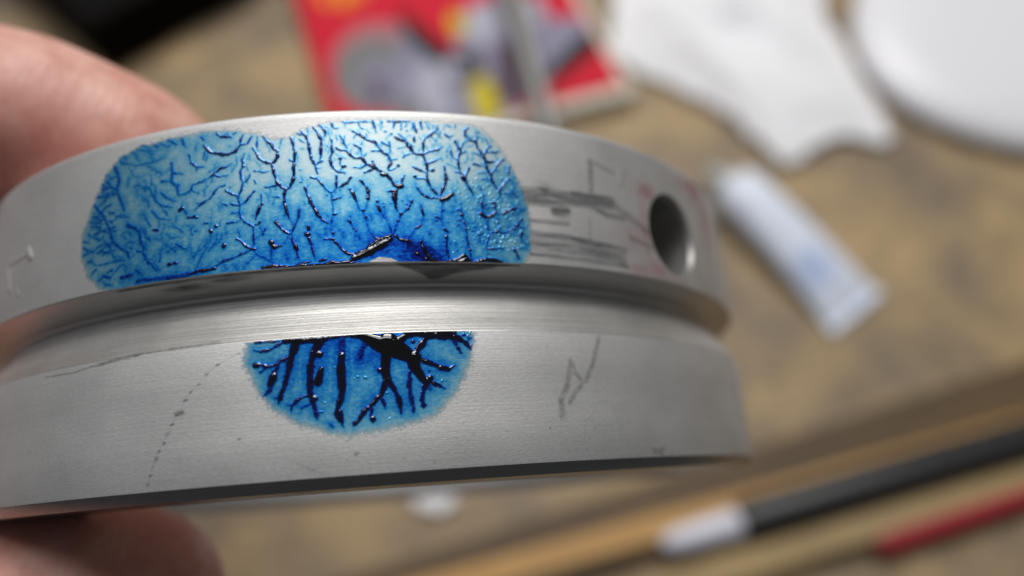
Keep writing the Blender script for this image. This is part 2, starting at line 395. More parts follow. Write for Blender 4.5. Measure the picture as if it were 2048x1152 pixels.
DYE = """2:-1475,712,20 -1432,675,20
2:-1352,704,17 -1293,666,17
2:-1255,698,22 -1225,632,22
1:-1590,691,14 -1527,667,14 -1466,643,14
1:-1653,699,14 -1607,661,14 -1566,597,14
1:-1741,663,17 -1712,618,17 -1659,601,17 -1608,573,17 -1546,571,17 -1462,571,17 -1376,588,17
2:-1770,603,29 -1733,539,29 -1723,488,29 -1739,442,29 -1723,395,28 -1680,316,28 -1665,275,28
2:-1841,469,20 -1780,461,20 -1738,431,20
2:-1905,418,23 -1843,409,23 -1777,417,23 -1717,399,23
2:-1823,510,23 -1801,483,23
2:-1937,375,20 -1892,333,20
1:-1591,493,11 -1548,484,11 -1507,503,11
2:-1532,416,16 -1477,395,16 -1451,342,15 -1426,295,15 -1379,255,15 -1305,233,15
2:-1388,347,15 -1347,303,15 -1284,271,15
2:-1322,535,25 -1314,468,25 -1318,415,25 -1277,371,24 -1264,310,24
3:-1314,468,15 -1241,451,15
2:-1392,423,16 -1318,415,16
2:-1264,310,14 -1182,314,14
2:-1312,403,14 -1261,379,14
1:-1581,437,11 -1571,354,11
1:-1714,657,15 -1689,657,15 -1674,637,15
1:-1503,552,13 -1430,511,13 -1434,463,13
1:-1533,330,12 -1508,310,12
2:-1579,717,14 -1529,700,14 -1491,671,14
2:-1409,693,12 -1362,662,12 -1339,663,12
2:-1922,362,23 -1890,317,23 -1854,293,23 -1816,231,23 -1778,160,23 -1755,102,22 -1726,60,22 -1673,19,22 -1622,-16,22 -1608,-55,22
2:-1739,253,14 -1655,226,14
2:-1955,255,15 -1904,233,14 -1863,230,14
2:-1639,170,25 -1577,138,25 -1539,110,25 -1531,57,25 -1504,0,24 -1502,-31,24
2:-1577,138,14 -1510,110,14
2:-1502,-31,14 -1550,-18,14
2:-1502,-31,16 -1488,-79,16 -1448,-86,16
2:-1488,-79,15 -1429,-134,15 -1399,-174,15
2:-1452,232,14 -1403,176,14 -1313,151,13
2:-1970,177,14 -1910,132,14
2:-2005,87,19 -1959,57,18 -1909,42,18 -1871,66,18 -1805,85,18
2:-1854,-58,16 -1795,-58,16 -1693,-56,15 -1644,-59,15
2:-1815,-138,25 -1755,-158,25
1:-1755,-158,12 -1702,-116,12 -1667,-86,12 -1604,-112,12
3:-1661,-174,25 -1613,-172,24 -1577,-167,24
2:-1539,-216,22 -1504,-214,24 -1425,-221,25 -1314,-229,27 -1207,-229,29 -1134,-216,31
8:-1318,-141,18 -1264,-138,18
7:-1434,103,16 -1400,97,16
9:-1254,205,24 -1233,217,24
7:-1193,149,16 -1150,148,16
1:-1432,51,11 -1385,28,11
2:-1268,-16,16 -1213,-54,16 -1176,-49,16
2:-2016,133,13 -1957,115,13
1:-1879,169,13 -1810,153,12
1:-1620,57,12 -1590,49,12
1:-1332,-62,12 -1289,-33,12 -1256,-48,12
1:-1555,-140,14 -1506,-178,14
1:-1337,61,11 -1302,30,11 -1253,28,11
2:-1798,-192,14 -1752,-210,14
8:-1095,622,17 -1073,592,18 -1041,565,18 -972,545,19 -931,539,19 -885,555,17 -854,594,15 -850,637,12 -835,668,10
5:-854,594,12 -814,595,12 -793,625,12 -773,650,12
3:-1089,594,11 -1098,530,11
6:-1197,573,13 -1184,522,13 -1145,484,13 -1097,476,13
5:-1145,484,10 -1142,462,10
8:-1037,409,14 -1012,427,13 -986,450,12 -950,451,11 -904,477,9
6:-1022,412,13 -990,392,10 -928,400,8
3:-1037,404,13 -1105,376,13 -1169,365,13 -1178,329,13 -1221,314,13
3:-1178,329,9 -1124,300,9
5:-948,334,9 -999,319,10 -1014,300,11 -1049,253,12 -1096,233,13 -1148,193,14
2:-1138,239,8 -1111,219,8
8:-1012,697,13 -990,667,13 -954,667,13 -912,650,13
5:-944,687,9 -917,657,9
5:-902,676,9 -881,685,9
5:-1119,686,11 -1099,666,11
5:-826,532,12 -840,496,12 -835,447,12 -849,412,13 -846,369,13 -833,336,13 -845,285,13 -860,255,14 -860,224,14 -849,186,14
8:-837,447,15 -830,444,15
5:-833,336,10 -806,348,10 -791,373,10 -789,394,10
10:-944,294,12 -906,266,12 -865,250,12
5:-761,344,10 -751,322,10
6:-760,270,14 -785,241,13 -819,203,11 -849,186,10
9:-966,210,8 -935,196,8
9:-910,203,8 -879,189,8 -849,186,8
5:-743,636,11 -745,571,11
9:-773,563,11 -747,523,13 -732,489,14 -692,458,16 -652,444,17
9:-708,643,10 -687,603,12 -652,578,14 -642,545,15 -613,526,17 -613,488,16 -632,458,16 -652,444,15 -642,401,15 -632,368,16 -618,319,17 -588,280,18 -564,262,17 -574,227,15 -571,180,14 -564,133,12
3:-588,615,9 -593,578,9 -608,542,9
6:-761,407,9 -706,391,9 -667,395,9
8:-691,289,10 -657,289,10 -618,298,10
9:-536,633,11 -519,572,12 -504,506,14 -510,448,15 -515,400,16 -510,363,18 -520,316,17 -540,271,14 -564,262,12
6:-539,461,10 -510,443,10
6:-716,245,10 -713,198,10 -713,177,10 -730,142,10
10:-647,220,7 -603,216,7
6:-494,646,8 -464,628,8
5:-474,596,7 -445,572,7
5:-476,387,8 -471,387,8
5:-476,305,8 -462,304,8
2:-932,599,8 -921,592,8
2:-812,498,8 -802,491,8
3:-1098,312,8 -1082,320,8
3:-922,320,8 -912,313,8
9:-710,182,15 -735,138,17 -751,83,19
8:-751,47,10 -734,50,12 -720,64,14
10:-574,185,17 -559,127,14 -545,75,18
2:-540,69,8 -512,16,8
5:-478,131,14 -483,85,13 -502,35,12 -526,-24,10 -527,-64,10 -513,-106,10 -498,-137,11 -485,-203,11
10:-505,-109,24 -498,-132,24
10:-622,50,18 -593,7,15 -560,-21,13 -536,-33,10
3:-536,-33,8 -574,-86,8 -589,-99,8
10:-653,-76,34 -650,-82,34
10:-639,-105,28 -632,-108,28
2:-651,-119,16 -651,-164,16
10:-613,-108,11 -589,-102,11
1:-651,-169,8 -646,-214,8
6:-849,196,11 -854,150,11 -846,108,11 -823,75,11 -788,51,11 -763,33,11 -763,-33,10 -758,-74,10 -767,-108,10
2:-904,141,12 -849,139,12
6:-933,77,10 -883,76,10 -843,85,10
5:-690,16,10 -704,-19,10 -743,-40,10
10:-871,-32,11 -846,-50,11 -821,-73,11 -792,-101,12 -767,-108,12
10:-777,-107,15 -755,-111,15
5:-767,-108,10 -840,-136,11 -894,-155,12 -949,-164,13 -983,-185,14 -1008,-207,15
10:-1008,-207,20 -1069,-212,20 -1110,-210,19 -1161,-223,18
2:-767,-108,10 -738,-146,10 -684,-181,10 -646,-204,10
2:-762,-159,10 -800,-200,10
10:-948,-64,25 -950,-71,25
10:-1039,42,23 -1036,34,23
10:-1006,66,18 -1001,65,18
2:-1004,65,9 -1039,39,9 -1038,-27,9 -1062,-70,9 -1102,-126,9 -1126,-198,9
1:-1032,182,8 -1036,121,8 -1039,39,8
6:-1082,96,10 -1056,92,10
6:-1149,54,8 -1128,51,8
9:-1183,146,12 -1135,142,12
1:-943,-185,14 -933,-211,14
10:-703,-234,16 -641,-227,16 -584,-235,16 -546,-245,16 -490,-239,16 -447,-230,16
10:-776,-257,20 -703,-256,22 -608,-252,25 -513,-257,27 -448,-257,29
1:-1174,6,8 -1159,-118,7
1:-565,-157,9 -551,-203,9
3:-564,174,11 -574,195,11
8:-899,-152,10 -889,-151,10
1:-879,-202,7 -859,-234,7
1:-824,-232,8 -805,-194,8
8:-470,658,11 -436,618,13 -421,574,15 -412,509,17 -401,460,15 -379,410,14 -366,357,13
5:-495,644,8 -470,626,8
3:-475,594,7 -456,576,7
3:-466,534,7 -417,525,7
8:-391,681,10 -362,635,13 -338,580,16 -344,521,16 -342,472,14 -350,446,11
8:-360,431,11 -335,440,11
5:-379,410,9 -360,431,9
8:-366,696,13 -332,672,13 -313,638,12 -316,606,12
3:-430,683,7 -418,622,7
8:-275,582,12 -275,539,12 -271,501,13 -286,464,14 -282,411,14 -264,383,13 -235,361,11 -192,357,10
6:-223,456,9 -224,414,9 -215,387,9 -235,361,9
10:-208,396,17 -196,398,17
10:-226,451,15 -220,451,15
8:-250,335,15 -251,288,15 -252,251,14
10:-161,321,15 -188,285,14 -218,265,13 -252,251,11
3:-252,251,10 -281,226,10 -282,158,10
9:-409,333,10 -366,320,10 -338,281,10 -305,238,10 -281,226,10
10:-272,176,10 -224,190,10
9:-444,267,11 -430,219,12 -420,198,13 -418,166,14
6:-273,697,13 -268,675,13
5:-258,663,9 -234,662,9
5:-213,711,10 -184,699,10 -140,701,10 -110,703,10 -61,705,10 -17,700,10
3:-189,699,6 -190,672,6
5:-105,698,9 -96,664,9 -77,653,9
6:-16,713,12 -3,664,12 6,625,12
10:83,708,11 138,706,11 223,709,11
6:123,703,10 114,659,10
5:168,699,8 163,649,7
5:43,708,9 44,669,9
6:61,636,11 65,634,11
6:97,620,11 102,619,11
6:198,644,9 203,643,9
5:217,611,8 219,609,8
8:-141,638,15 -103,615,14 -50,576,14 -1,560,13 22,516,12 41,489,11 70,473,12 88,435,13 92,413,14 71,381,15 76,365,15
5:-122,616,7 -138,589,7
5:-58,620,7 -49,587,7
6:-28,500,10 26,500,10 41,489,10
6:33,565,10 62,543,10 91,532,10 88,500,10 70,473,10
6:83,565,10 89,532,10
5:93,435,8 128,443,8
5:136,397,8 115,376,8 76,365,8
10:135,400,15 137,396,15
6:-225,613,11 -201,580,11 -197,552,11 -183,530,11 -179,503,11
5:-193,607,7 -199,580,7
10:-246,527,10 -222,510,11 -179,503,11 -155,470,12 -131,453,13 -92,453,14 -64,414,15 -21,392,15 7,371,16 36,354,16 60,338,17 83,306,17 106,264,18 130,253,18 119,226,18
6:-134,545,11 -100,523,11 -91,490,11 -92,453,11
3:-125,491,6 -102,463,6
5:-62,479,7 -92,453,7
6:-138,389,9 -104,383,9 -65,404,9
10:-25,430,15 -16,392,15
9:-76,351,12 -41,366,12 -12,382,12
10:140,256,31 150,258,31
8:173,333,11 156,296,11 145,258,11
10:61,221,6 114,224,18
10:114,226,24 103,184,26 106,148,28
10:31,338,24 45,333,24
10:-170,242,14 -152,210,14 -138,178,14 -129,152,14
2:-136,257,6 -137,231,6
10:-101,298,12 -73,261,14 -55,229,15 -59,176,17
9:124,598,13 153,577,14 192,567,15 201,539,15 225,513,16 239,486,16
6:144,621,9 193,578,9
5:140,517,8 181,528,8 201,539,8
5:168,457,8 193,474,8 239,486,8
9:244,596,13 243,573,13
10:104,217,24 103,175,20 110,117,15 119,91,10
6:215,164,10 204,138,10 178,101,10 142,70,10
3:142,70,10 121,29,10 100,-23,10 89,-69,10
10:208,153,16 210,150,16
10:182,105,17 183,102,17
10:140,70,18 144,70,18
10:119,26,14 123,26,14
10:178,135,10 180,135,10
10:150,159,8 152,159,8
10:-5,157,14 -2,154,14
10:-1,124,15 13,92,15
3:13,87,10 49,35,9 71,-22,9 84,-69,9
10:37,123,10 39,123,10
10:35,139,8 37,139,8
10:50,50,8 50,50,8
10:65,6,8 65,6,8
2:38,118,6 41,66,6
8:-151,222,12 -138,179,12 -129,158,12
3:-129,158,10 -116,116,10 -93,90,10
10:-140,190,16 -139,185,16
10:-91,97,16 -89,97,16
8:-60,235,15 -59,172,15
2:-59,172,11 -73,115,11 -88,90,11
10:-61,175,17 -56,175,17
2:-93,90,10 -77,53,10 -71,7,10 -54,-45,10 -36,-76,10
10:-78,53,15 -76,53,15
9:-444,268,11 -430,225,13 -420,199,15 -402,151,17 -388,124,17 -364,76,16 -336,44,15 -308,22,13
3:-281,222,9 -277,170,9 -273,118,9 -276,77,9 -289,16,9
10:-271,80,13 -257,81,13
3:-278,-41,9 -277,-76,9
10:-279,-41,13 -277,-42,13
10:-329,-79,10 -277,-81,11 -254,-113,12 -226,-150,13 -199,-176,13 -152,-188,14 -105,-170,15 -71,-151,15 -47,-132,16 2,-98,17 36,-83,17 74,-79,18
1:-371,-41,8 -347,-67,8 -329,-79,8
10:-153,-211,31 -105,-193,43 -48,-164,45 10,-131,41 64,-99,35
10:-153,-208,23 -181,-232,22 -233,-239,22 -284,-232,21 -331,-244,20 -383,-245,19 -439,-242,18 -481,-239,17 -510,-244,16
10:-31,-74,12 2,-98,12
10:98,-74,14 121,-95,14 174,-106,14 197,-116,14
2:224,-29,9 195,-70,9 174,-101,9
10:-426,9,16 -425,-12,16
10:-435,-42,30 -429,-43,30
6:-423,-68,15 -409,-104,13 -400,-155,11 -387,-210,9
10:-506,-120,24 -502,-125,24
2:-499,-143,9 -481,-214,9
10:-180,36,13 -171,23,13
3:-171,20,9 -143,-27,9 -130,-53,9 -117,-94,9
10:-150,-16,10 -149,-18,10
10:-139,-32,10 -138,-34,10
10:-462,-225,9 -420,-218,9
10:-359,-217,14 -326,-209,14
10:-171,64,7 -169,63,7
2:-317,84,8 -307,68,8
6:-312,209,8 -309,208,8
2:-449,164,8 -445,159,8
10:-510,-256,24 -439,-256,26 -369,-259,28 -299,-258,30 -229,-259,33 -163,-253,35
10:81,-89,9 85,-94,9
10:67,-73,20 71,-99,20
6:244,701,13 253,662,12 262,635,12
6:290,708,12 298,659,12
5:326,710,8 344,661,8
3:291,714,6 372,710,6
8:242,601,11 246,568,11
9:217,534,15 235,486,14 294,476,14 317,417,14 320,374,14 313,336,13 316,303,13 338,245,13 376,198,12 396,188,12
8:401,669,13 384,646,13 347,616,13 315,593,13 301,559,13 301,515,13 305,482,13
6:392,685,9 400,658,9
5:347,616,9 381,579,9
5:389,635,8 423,598,7
3:275,602,6 299,570,6
8:305,482,11 352,506,11 398,516,11 430,543,11
8:332,418,10 368,435,10 410,456,10
9:226,393,12 265,372,12 309,352,12
6:233,329,9 247,313,9 306,309,9
10:235,326,18 240,324,18
8:319,368,10 355,369,10
10:352,369,19 357,370,19
10:244,254,9 277,206,10 315,181,11 385,177,13
10:430,400,10 433,362,14 438,313,17 425,269,19 408,231,19 396,199,16
10:405,169,38 436,181,31 470,209,24
6:440,632,11 470,612,11 508,625,11
5:470,612,6 482,590,6
5:460,695,8 490,683,8
5:518,705,8 516,677,8
8:585,671,13 582,631,13 612,599,13 654,586,13 662,547,13 687,516,14 701,489,14 709,445,14 717,401,14 736,364,14 748,315,14 773,273,15 798,253,15
8:607,684,10 584,665,10
6:654,660,9 662,621,9 654,586,9
5:662,621,8 685,640,8 676,667,8
5:662,621,7 722,621,7
8:756,567,12 721,536,12 701,489,12
5:726,610,7 735,582,7 739,560,7
8:720,519,11 770,523,11 820,528,11
6:628,511,10 670,498,10 701,478,10
10:701,483,25 715,451,21 781,451,8
8:628,430,12 675,420,12 707,417,12
8:838,479,12 796,441,12 777,401,12 747,370,12 744,331,12
10:837,479,15 840,476,15
5:776,395,7 804,395,8
6:655,363,9 715,376,9
6:679,324,8 744,323,8
8:880,433,13 864,375,13
8:908,362,7 909,361,7
10:867,342,13 829,294,13 799,264,13
8:799,264,12 796,220,12 771,185,11
6:867,342,8 887,321,8
8:824,233,10 886,241,10 913,285,10
6:886,241,8 924,219,8
8:511,586,14 524,548,14 544,522,14 536,488,14 524,454,13 526,404,13 534,361,13 563,324,13 575,276,13 604,229,12 622,192,12
6:568,574,9 544,522,9
6:480,512,11 488,468,11 518,454,11
6:575,513,9 542,494,9
3:593,469,7 570,435,7 527,421,7
5:449,422,7 489,402,7 525,388,7
6:503,365,10 534,361,10
8:594,398,11 584,370,11 563,335,11
10:592,395,17 594,389,17
10:538,339,18 562,308,18
8:664,257,11 664,251,11
5:683,234,7 679,174,7
3:845,424,7 856,413,7
9:266,129,12 271,98,12 280,66,12
3:280,66,9 268,19,9 257,-7,9
10:257,-7,12 222,-28,12
2:222,-28,9 195,-79,9
2:404,148,11 398,95,11 392,26,11 399,-21,11 418,-47,11
10:409,103,10 409,97,10
10:404,-26,13 428,-47,13
6:417,-62,15 420,-93,14 415,-140,13 420,-186,12 428,-222,11
10:417,-81,18 420,-86,18
10:358,52,10 383,42,10
5:523,146,10 523,98,10 526,67,10 539,25,10 548,-22,10 550,-70,10 552,-122,10 562,-163,10 569,-215,10 577,-246,10
10:521,72,14 531,66,14
10:538,22,14 540,19,14
10:548,-21,14 550,-25,14
10:551,-69,11 551,-71,11
10:554,-124,12 554,-127,12
10:563,-163,16 565,-166,16
8:662,159,12 670,121,12 662,83,12
10:657,83,19 681,60,19 708,59,19
10:708,64,15 736,77,15 754,99,15
9:753,159,15 754,99,15
10:740,163,22 745,161,22
5:753,88,8 808,92,8
10:808,92,19 836,110,18 876,124,16 911,138,13 950,124,9
3:697,58,11 694,10,11 696,-27,11 710,-58,11 692,-86,11 681,-133,11 674,-191,11
8:716,-47,10 754,-35,10 797,-43,10 842,-25,10 877,-6,10 901,20,10 938,58,10
10:752,-35,19 757,-35,19
10:898,20,23 904,20,23
10:934,61,18 937,59,18
5:901,17,7 945,4,7
10:929,-34,19 932,-36,19
6:917,-52,9 926,-84,9
10:912,-50,15 918,-52,15
8:687,-154,10 729,-152,10 794,-152,10
10:864,-151,20 879,-172,15 892,-208,10
5:741,-67,5 749,-109,5
10:257,-110,14 265,-141,14 278,-177,15 301,-207,15 319,-233,15 348,-243,15 377,-243,16
10:417,-245,16 447,-237,18 487,-227,20 524,-200,22 539,-210,20 558,-231,18 573,-241,16
10:436,-253,20 486,-250,33 527,-236,34 567,-251,24
10:593,-246,17 629,-239,23 666,-225,29 713,-232,30 760,-238,27 791,-252,24
10:226,-192,20 234,-193,20
10:283,-225,15 287,-230,15
10:229,-141,9 230,-142,9
10:193,-115,10 194,-116,10
10:313,-61,9 314,-62,9
10:481,-170,9 482,-171,9
10:473,-129,7 474,-129,7
10:441,-122,8 442,-122,8
10:434,16,8 434,16,8
10:491,-1,9 501,1,9
10:594,-37,10 595,-38,10
10:628,-30,9 629,-31,9
10:563,10,7 564,9,7
10:697,-80,12 699,-81,12
10:399,-109,9 400,-110,9
10:362,25,10 363,25,10
10:500,103,10 513,104,10
10:498,35,10 521,35,10
10:595,19,8 596,18,8
10:682,146,9 698,146,9
10:678,127,9 718,125,9
10:642,98,8 647,96,8
10:756,52,8 775,52,8
====
8:-744,-692,14 -670,-693,14 -590,-697,14
10:-568,-696,37 -506,-701,37 -416,-704,37 -338,-701,37
9:-327,-696,17 -248,-692,17 -176,-691,17
8:-506,-706,61 -517,-751,47 -534,-801,37 -546,-857,31 -554,-896,26 -563,-929,24 -579,-978,31 -596,-1021,27 -610,-1064,17
2:-596,-1027,12 -629,-1030,12
7:-590,-706,14 -635,-731,15 -669,-745,16 -715,-749,17 -755,-737,18
5:-551,-800,27 -602,-819,25 -624,-868,23 -641,-906,24 -652,-944,26 -657,-977,25 -680,-1003,21 -713,-1025,16
10:-638,-903,46 -655,-950,38
8:-613,-829,16 -647,-843,16 -680,-841,16 -715,-826,16 -749,-829,16
9:-746,-829,34 -734,-829,34
4:-675,-844,14 -717,-871,14
6:-366,-711,54 -389,-761,47 -412,-811,40 -423,-872,40 -424,-940,41 -425,-1012,38 -414,-1052,33 -404,-1091,29 -393,-1130,26 -386,-1169,24
9:-373,-791,36 -367,-794,36
10:-357,-877,17 -369,-915,46 -380,-954,52
6:-420,-1035,16 -458,-1032,17 -491,-1046,19 -530,-1082,20 -536,-1114,21
4:-530,-1076,12 -552,-1080,12
2:-426,-1079,16 -459,-1093,16 -475,-1102,16
9:-403,-1050,33 -398,-1051,33
2:-232,-702,40 -236,-748,40 -239,-788,40
9:-240,-811,33 -247,-884,52 -243,-958,49 -244,-1025,36 -251,-1069,30 -268,-1106,26 -266,-1145,51 -253,-1184,30 -238,-1229,12
8:-383,-1130,9 -355,-1132,9
2:-313,-1202,20 -297,-1219,20
3:-405,-673,13 -259,-677,13
10:-190,-688,28 -137,-688,41 -85,-712,65 -22,-746,96 36,-773,94 84,-744,59 139,-707,37 193,-690,40 265,-705,47 331,-710,50 392,-714,48 459,-734,34 501,-763,27 530,-801,18
10:30,-754,139 100,-797,104 157,-832,76 186,-846,62
2:-98,-742,28 -122,-783,28 -135,-830,28
9:24,-772,62 16,-838,59 7,-909,52 17,-957,43 -2,-1009,32 -21,-1055,26 -68,-1099,23 -109,-1137,25 -151,-1186,29 -180,-1219,19
8:17,-963,38 50,-1012,25 72,-1055,25 87,-1108,30 91,-1166,17
10:22,-966,40 25,-967,40
6:-21,-1067,16 -5,-1103,19 5,-1138,14
5:-77,-1110,14 -79,-1168,16 -74,-1208,25
9:-72,-1190,33 -70,-1194,33
5:153,-928,21 145,-987,29 148,-1053,25 162,-1124,23 166,-1165,21
10:180,-845,90 178,-893,66 206,-937,52 233,-980,45 251,-992,38
7:251,-986,38 231,-1033,31 217,-1080,23 223,-1127,32 225,-1145,23
8:257,-981,28 292,-1000,23 327,-1019,21 356,-1035,17
9:268,-969,35 272,-969,35
9:204,-846,33 245,-866,28 292,-886,26 339,-912,26 381,-919,29 424,-899,13
9:181,-827,49 207,-792,31 232,-762,43 258,-726,35
7:428,-743,28 444,-780,21 466,-824,17
7:486,-707,10 528,-732,10
7:531,-782,13 551,-764,13
8:485,-713,14 488,-714,14
8:556,-698,11 557,-699,11
2:267,-1011,21 266,-1035,21
9:178,-745,21 180,-746,21
9:-24,-908,28 -23,-909,28
6:266,-924,12 266,-925,12
3:508,-744,11 541,-729,11
9:139,-692,42 223,-685,44 344,-695,47 424,-699,49"""
def parse(block, feather=0.0):
    segs = []
    for line in block.strip().splitlines():
        hf, pts = line.split(':'); hf = int(hf) / 10
        pts = [tuple(int(v) / 100 for v in q.split(',')) for q in pts.split()]
        # wander and swell a little, as a creeping liquid does
        fine = []
        for a, b in zip(pts[:-1], pts[1:]):
            n = max(1, int(math.hypot(b[0] - a[0], b[1] - a[1]) / .12))
            for i in range(n):
                t = i / n
                fine.append([a[k] + (b[k] - a[k]) * t for k in range(3)])
        fine.append(list(pts[-1]))
        if len(fine) > 3:
            ph = random.random() * 6; nn = len(fine) - 1
            for i, q in enumerate(fine):
                q[2] *= 1 + ((.26 * math.sin(i * .9 + ph) + .14 * math.sin(i * 2.3 + 2 * ph)) * (hf > .25) + random.uniform(-.16, .16)) * min(1, .2 / q[2]) * (q[2] < .5)
                q[2] *= min(1, .5 + .17 * (nn - i)) if nn > 5 and q[2] < .3 else 1
                if 0 < i < len(fine) - 1 and q[2] < .4: q[0] += random.uniform(-.022, .022); q[1] += random.uniform(-.022, .022)
        for a, b in zip(fine[:-1], fine[1:]): segs.append((*a, *b, hf))
        if feather and len(fine) > 5 and fine[0][2] < .35:                # short side twigs
            for i in range(2, len(fine) - 1):
                if random.random() < feather:
                    a, b = fine[i], fine[i + 1]; an = math.atan2(b[1] - a[1], b[0] - a[0]) + random.choice((-1, 1)) * random.uniform(.6, 1.2)
                    L = random.uniform(.12, .38); wq = random.uniform(.035, .07); q = (a[0], a[1])
                    for st in range(2):
                        an += random.uniform(-.35, .35); q2 = (q[0] + math.cos(an) * L / 2, q[1] + math.sin(an) * L / 2)
                        segs.append((*q, wq, *q2, wq * .7, hf * .8)); q = q2
    return segs
def ferns(n, box, heading, spread, wd, length, hf):                  # short self-branching feathers of dye
    segs = []
    for _ in range(n):
        x, y = random.uniform(box[0], box[1]), random.uniform(box[2], box[3])
        an0 = heading(x, y) + random.gauss(0, spread); L = random.uniform(*length); wq = random.uniform(*wd); an = an0
        k = max(3, int(L / .13))
        for i in range(k):
            an += random.gauss(0, .22); x2, y2 = x + math.cos(an) * .13, y + math.sin(an) * .13
            t = 1 - .5 * i / k
            segs.append((x, y, wq * t, x2, y2, wq * t * .93, hf))
            if random.random() < .34:
                b = an + random.choice((-1, 1)) * random.uniform(.5, .95); bl = random.uniform(.12, .34)
                segs.append((x2, y2, wq * .75, x2 + math.cos(b) * bl, y2 + math.sin(b) * bl, wq * .4, hf * .9))
            x, y = x2, y2
    return segs
FERNS = (ferns(60, (-19.6, -10, -2.0, 6.8), lambda x, y: math.atan2(y + 3.4, x + 13.2), .35, (.10, .20), (.4, 1.3), .14)
         + ferns(46, (-19.7, -17.2, -1.6, 5.6), lambda x, y: math.pi - .1 + (y - 2) * -.10, .3, (.10, .20), (.3, .8), .3)
         + ferns(34, (-10, -4, -.5, 5.8), lambda x, y: 1.75, .3, (.06, .12), (.3, .8), .22)
         + ferns(85, (-3.5, 8.2, 4.2, 6.9), lambda x, y: 1.55 - (x - 2) * .03, .35, (.045, .08), (.2, .5), .42)
         + ferns(36, (-4, 9.2, -1.6, 3.0), lambda x, y: 1.5, .3, (.05, .08), (.2, .5), .28)
         + ferns(40, (8.2, 9.6, -1.5, 4.2), lambda x, y: .1, .4, (.05, .09), (.15, .4), .4))
UPPER = [(-16.7, -2.66), (-18.35, -2.16), (-19.52, -1.13), (-20.2, 0.36), (-20.28, 1.82), (-19.65, 3.07), (-19.08, 4.35), (-18.38, 5.61), (-17.3, 6.5), (-15.9, 6.98), (-13.8, 7.12), (-11.29, 7.2), (-8.92, 6.97), (-7.28, 6.56), (-6.47, 6.1), (-5.36, 6.25), (-4.41, 6.67), (-3.15, 7.02), (-1.57, 7.14), (0.33, 7.16), (3.22, 7.16), (5.9, 7.16), (6.99, 6.9), (7.91, 5.97), (8.71, 4.78), (9.34, 3.58), (9.61, 2.54), (9.87, 1.32), (9.96, -0.07), (9.83, -1.46), (9.44, -2.17), (8.79, -2.71)]
LOWER = [(-7.98, -6.85), (-8.18, -7.91), (-7.78, -8.84), (-7.33, -9.9), (-6.45, -10.85), (-5.15, -11.81), (-3.45, -12.42), (-2.04, -12.8), (-0.62, -12.62), (0.82, -12.42), (2.89, -11.9), (3.99, -10.91), (4.76, -9.74), (5.2, -8.68), (5.45, -7.76), (5.53, -6.67)]
NOTCH = [(-0.75, -2.58), (-0.53, -2.3), (-0.04, -2.09), (0.77, -2.18), (1.13, -2.41), (1.3, -2.64)]
DU = [(-18.45, -0.92, 0.47), (-19.17, 2.62, 0.51), (-17.62, 5.08, 0.59), (-14.91, 6.63, 0.64), (-11.28, 6.85, 0.64), (-14.82, 4.86, 0.55), (-12.88, 2.13, 0.64), (-16.48, 0.06, 0.85), (-14.47, -2.23, 1.27), (-12.78, -0.53, 0.81), (-10.53, 4.15, 0.47), (-9.23, 5.68, 0.42), (-7.27, 5.8, 0.22), (-7.9, 3.48, 0.25), (-8.51, 1.21, 0.64), (-8.8, -1.04, 0.94), (-10.06, -2.17, 1.1), (-6.31, 5.02, 0.19), (-6.0, 2.62, 0.54), (-5.39, 0.59, 0.97), (-6.0, -1.31, 1.4), (-4.1, 6.23, 0.11), (-4.12, 4.17, 0.19), (-2.22, 6.49, 0.08), (-1.64, 4.05, 0.15), (-2.92, 1.75, 0.65), (-3.26, -0.21, 1.3), (-4.19, -1.76, 1.62), (0.3, 6.45, 0.07), (0.86, 4.36, 0.12), (-0.45, 2.33, 0.54), (0.1, 0.31, 1.19), (-1.78, -1.58, 1.84), (2.54, 6.49, 0.08), (3.07, 4.05, 0.17), (2.95, 1.64, 0.76), (2.54, -0.37, 1.3), (1.86, -1.84, 4.54), (0.34, -1.65, 3.46), (2.77, -2.17, 4.1), (4.83, 6.25, 0.11), (5.35, 3.8, 0.19), (4.47, -0.01, 1.19), (5.31, -1.99, 1.4), (6.81, 5.32, 0.11), (7.67, 2.9, 0.54), (7.49, 0.45, 0.97), (6.97, -1.95, 0.97), (8.92, 0.89, 0.65), (9.07, -1.51, 0.65)]
DL = [(-7.5, -7.38, 0.84), (-7.79, -8.54, 0.84), (-6.6, -8.35, 1.2), (-7.18, -10.06, 0.96), (-4.84, -8.78, 1.92), (-4.85, -10.54, 1.2), (-6.01, -11.03, 0.96), (-3.08, -7.72, 2.4), (-3.12, -10.08, 1.44), (-3.44, -12.08, 0.96), (-1.34, -7.82, 2.64), (-0.83, -10.23, 1.44), (-2.03, -12.46, 0.72), (0.88, -10.91, 1.44), (0.26, -12.18, 0.84), (2.73, -9.22, 1.44), (3.41, -7.72, 1.2), (4.93, -8.06, 0.84), (3.55, -10.75, 0.96), (2.3, -11.87, 0.84), (4.83, -7.13, 0.72)]

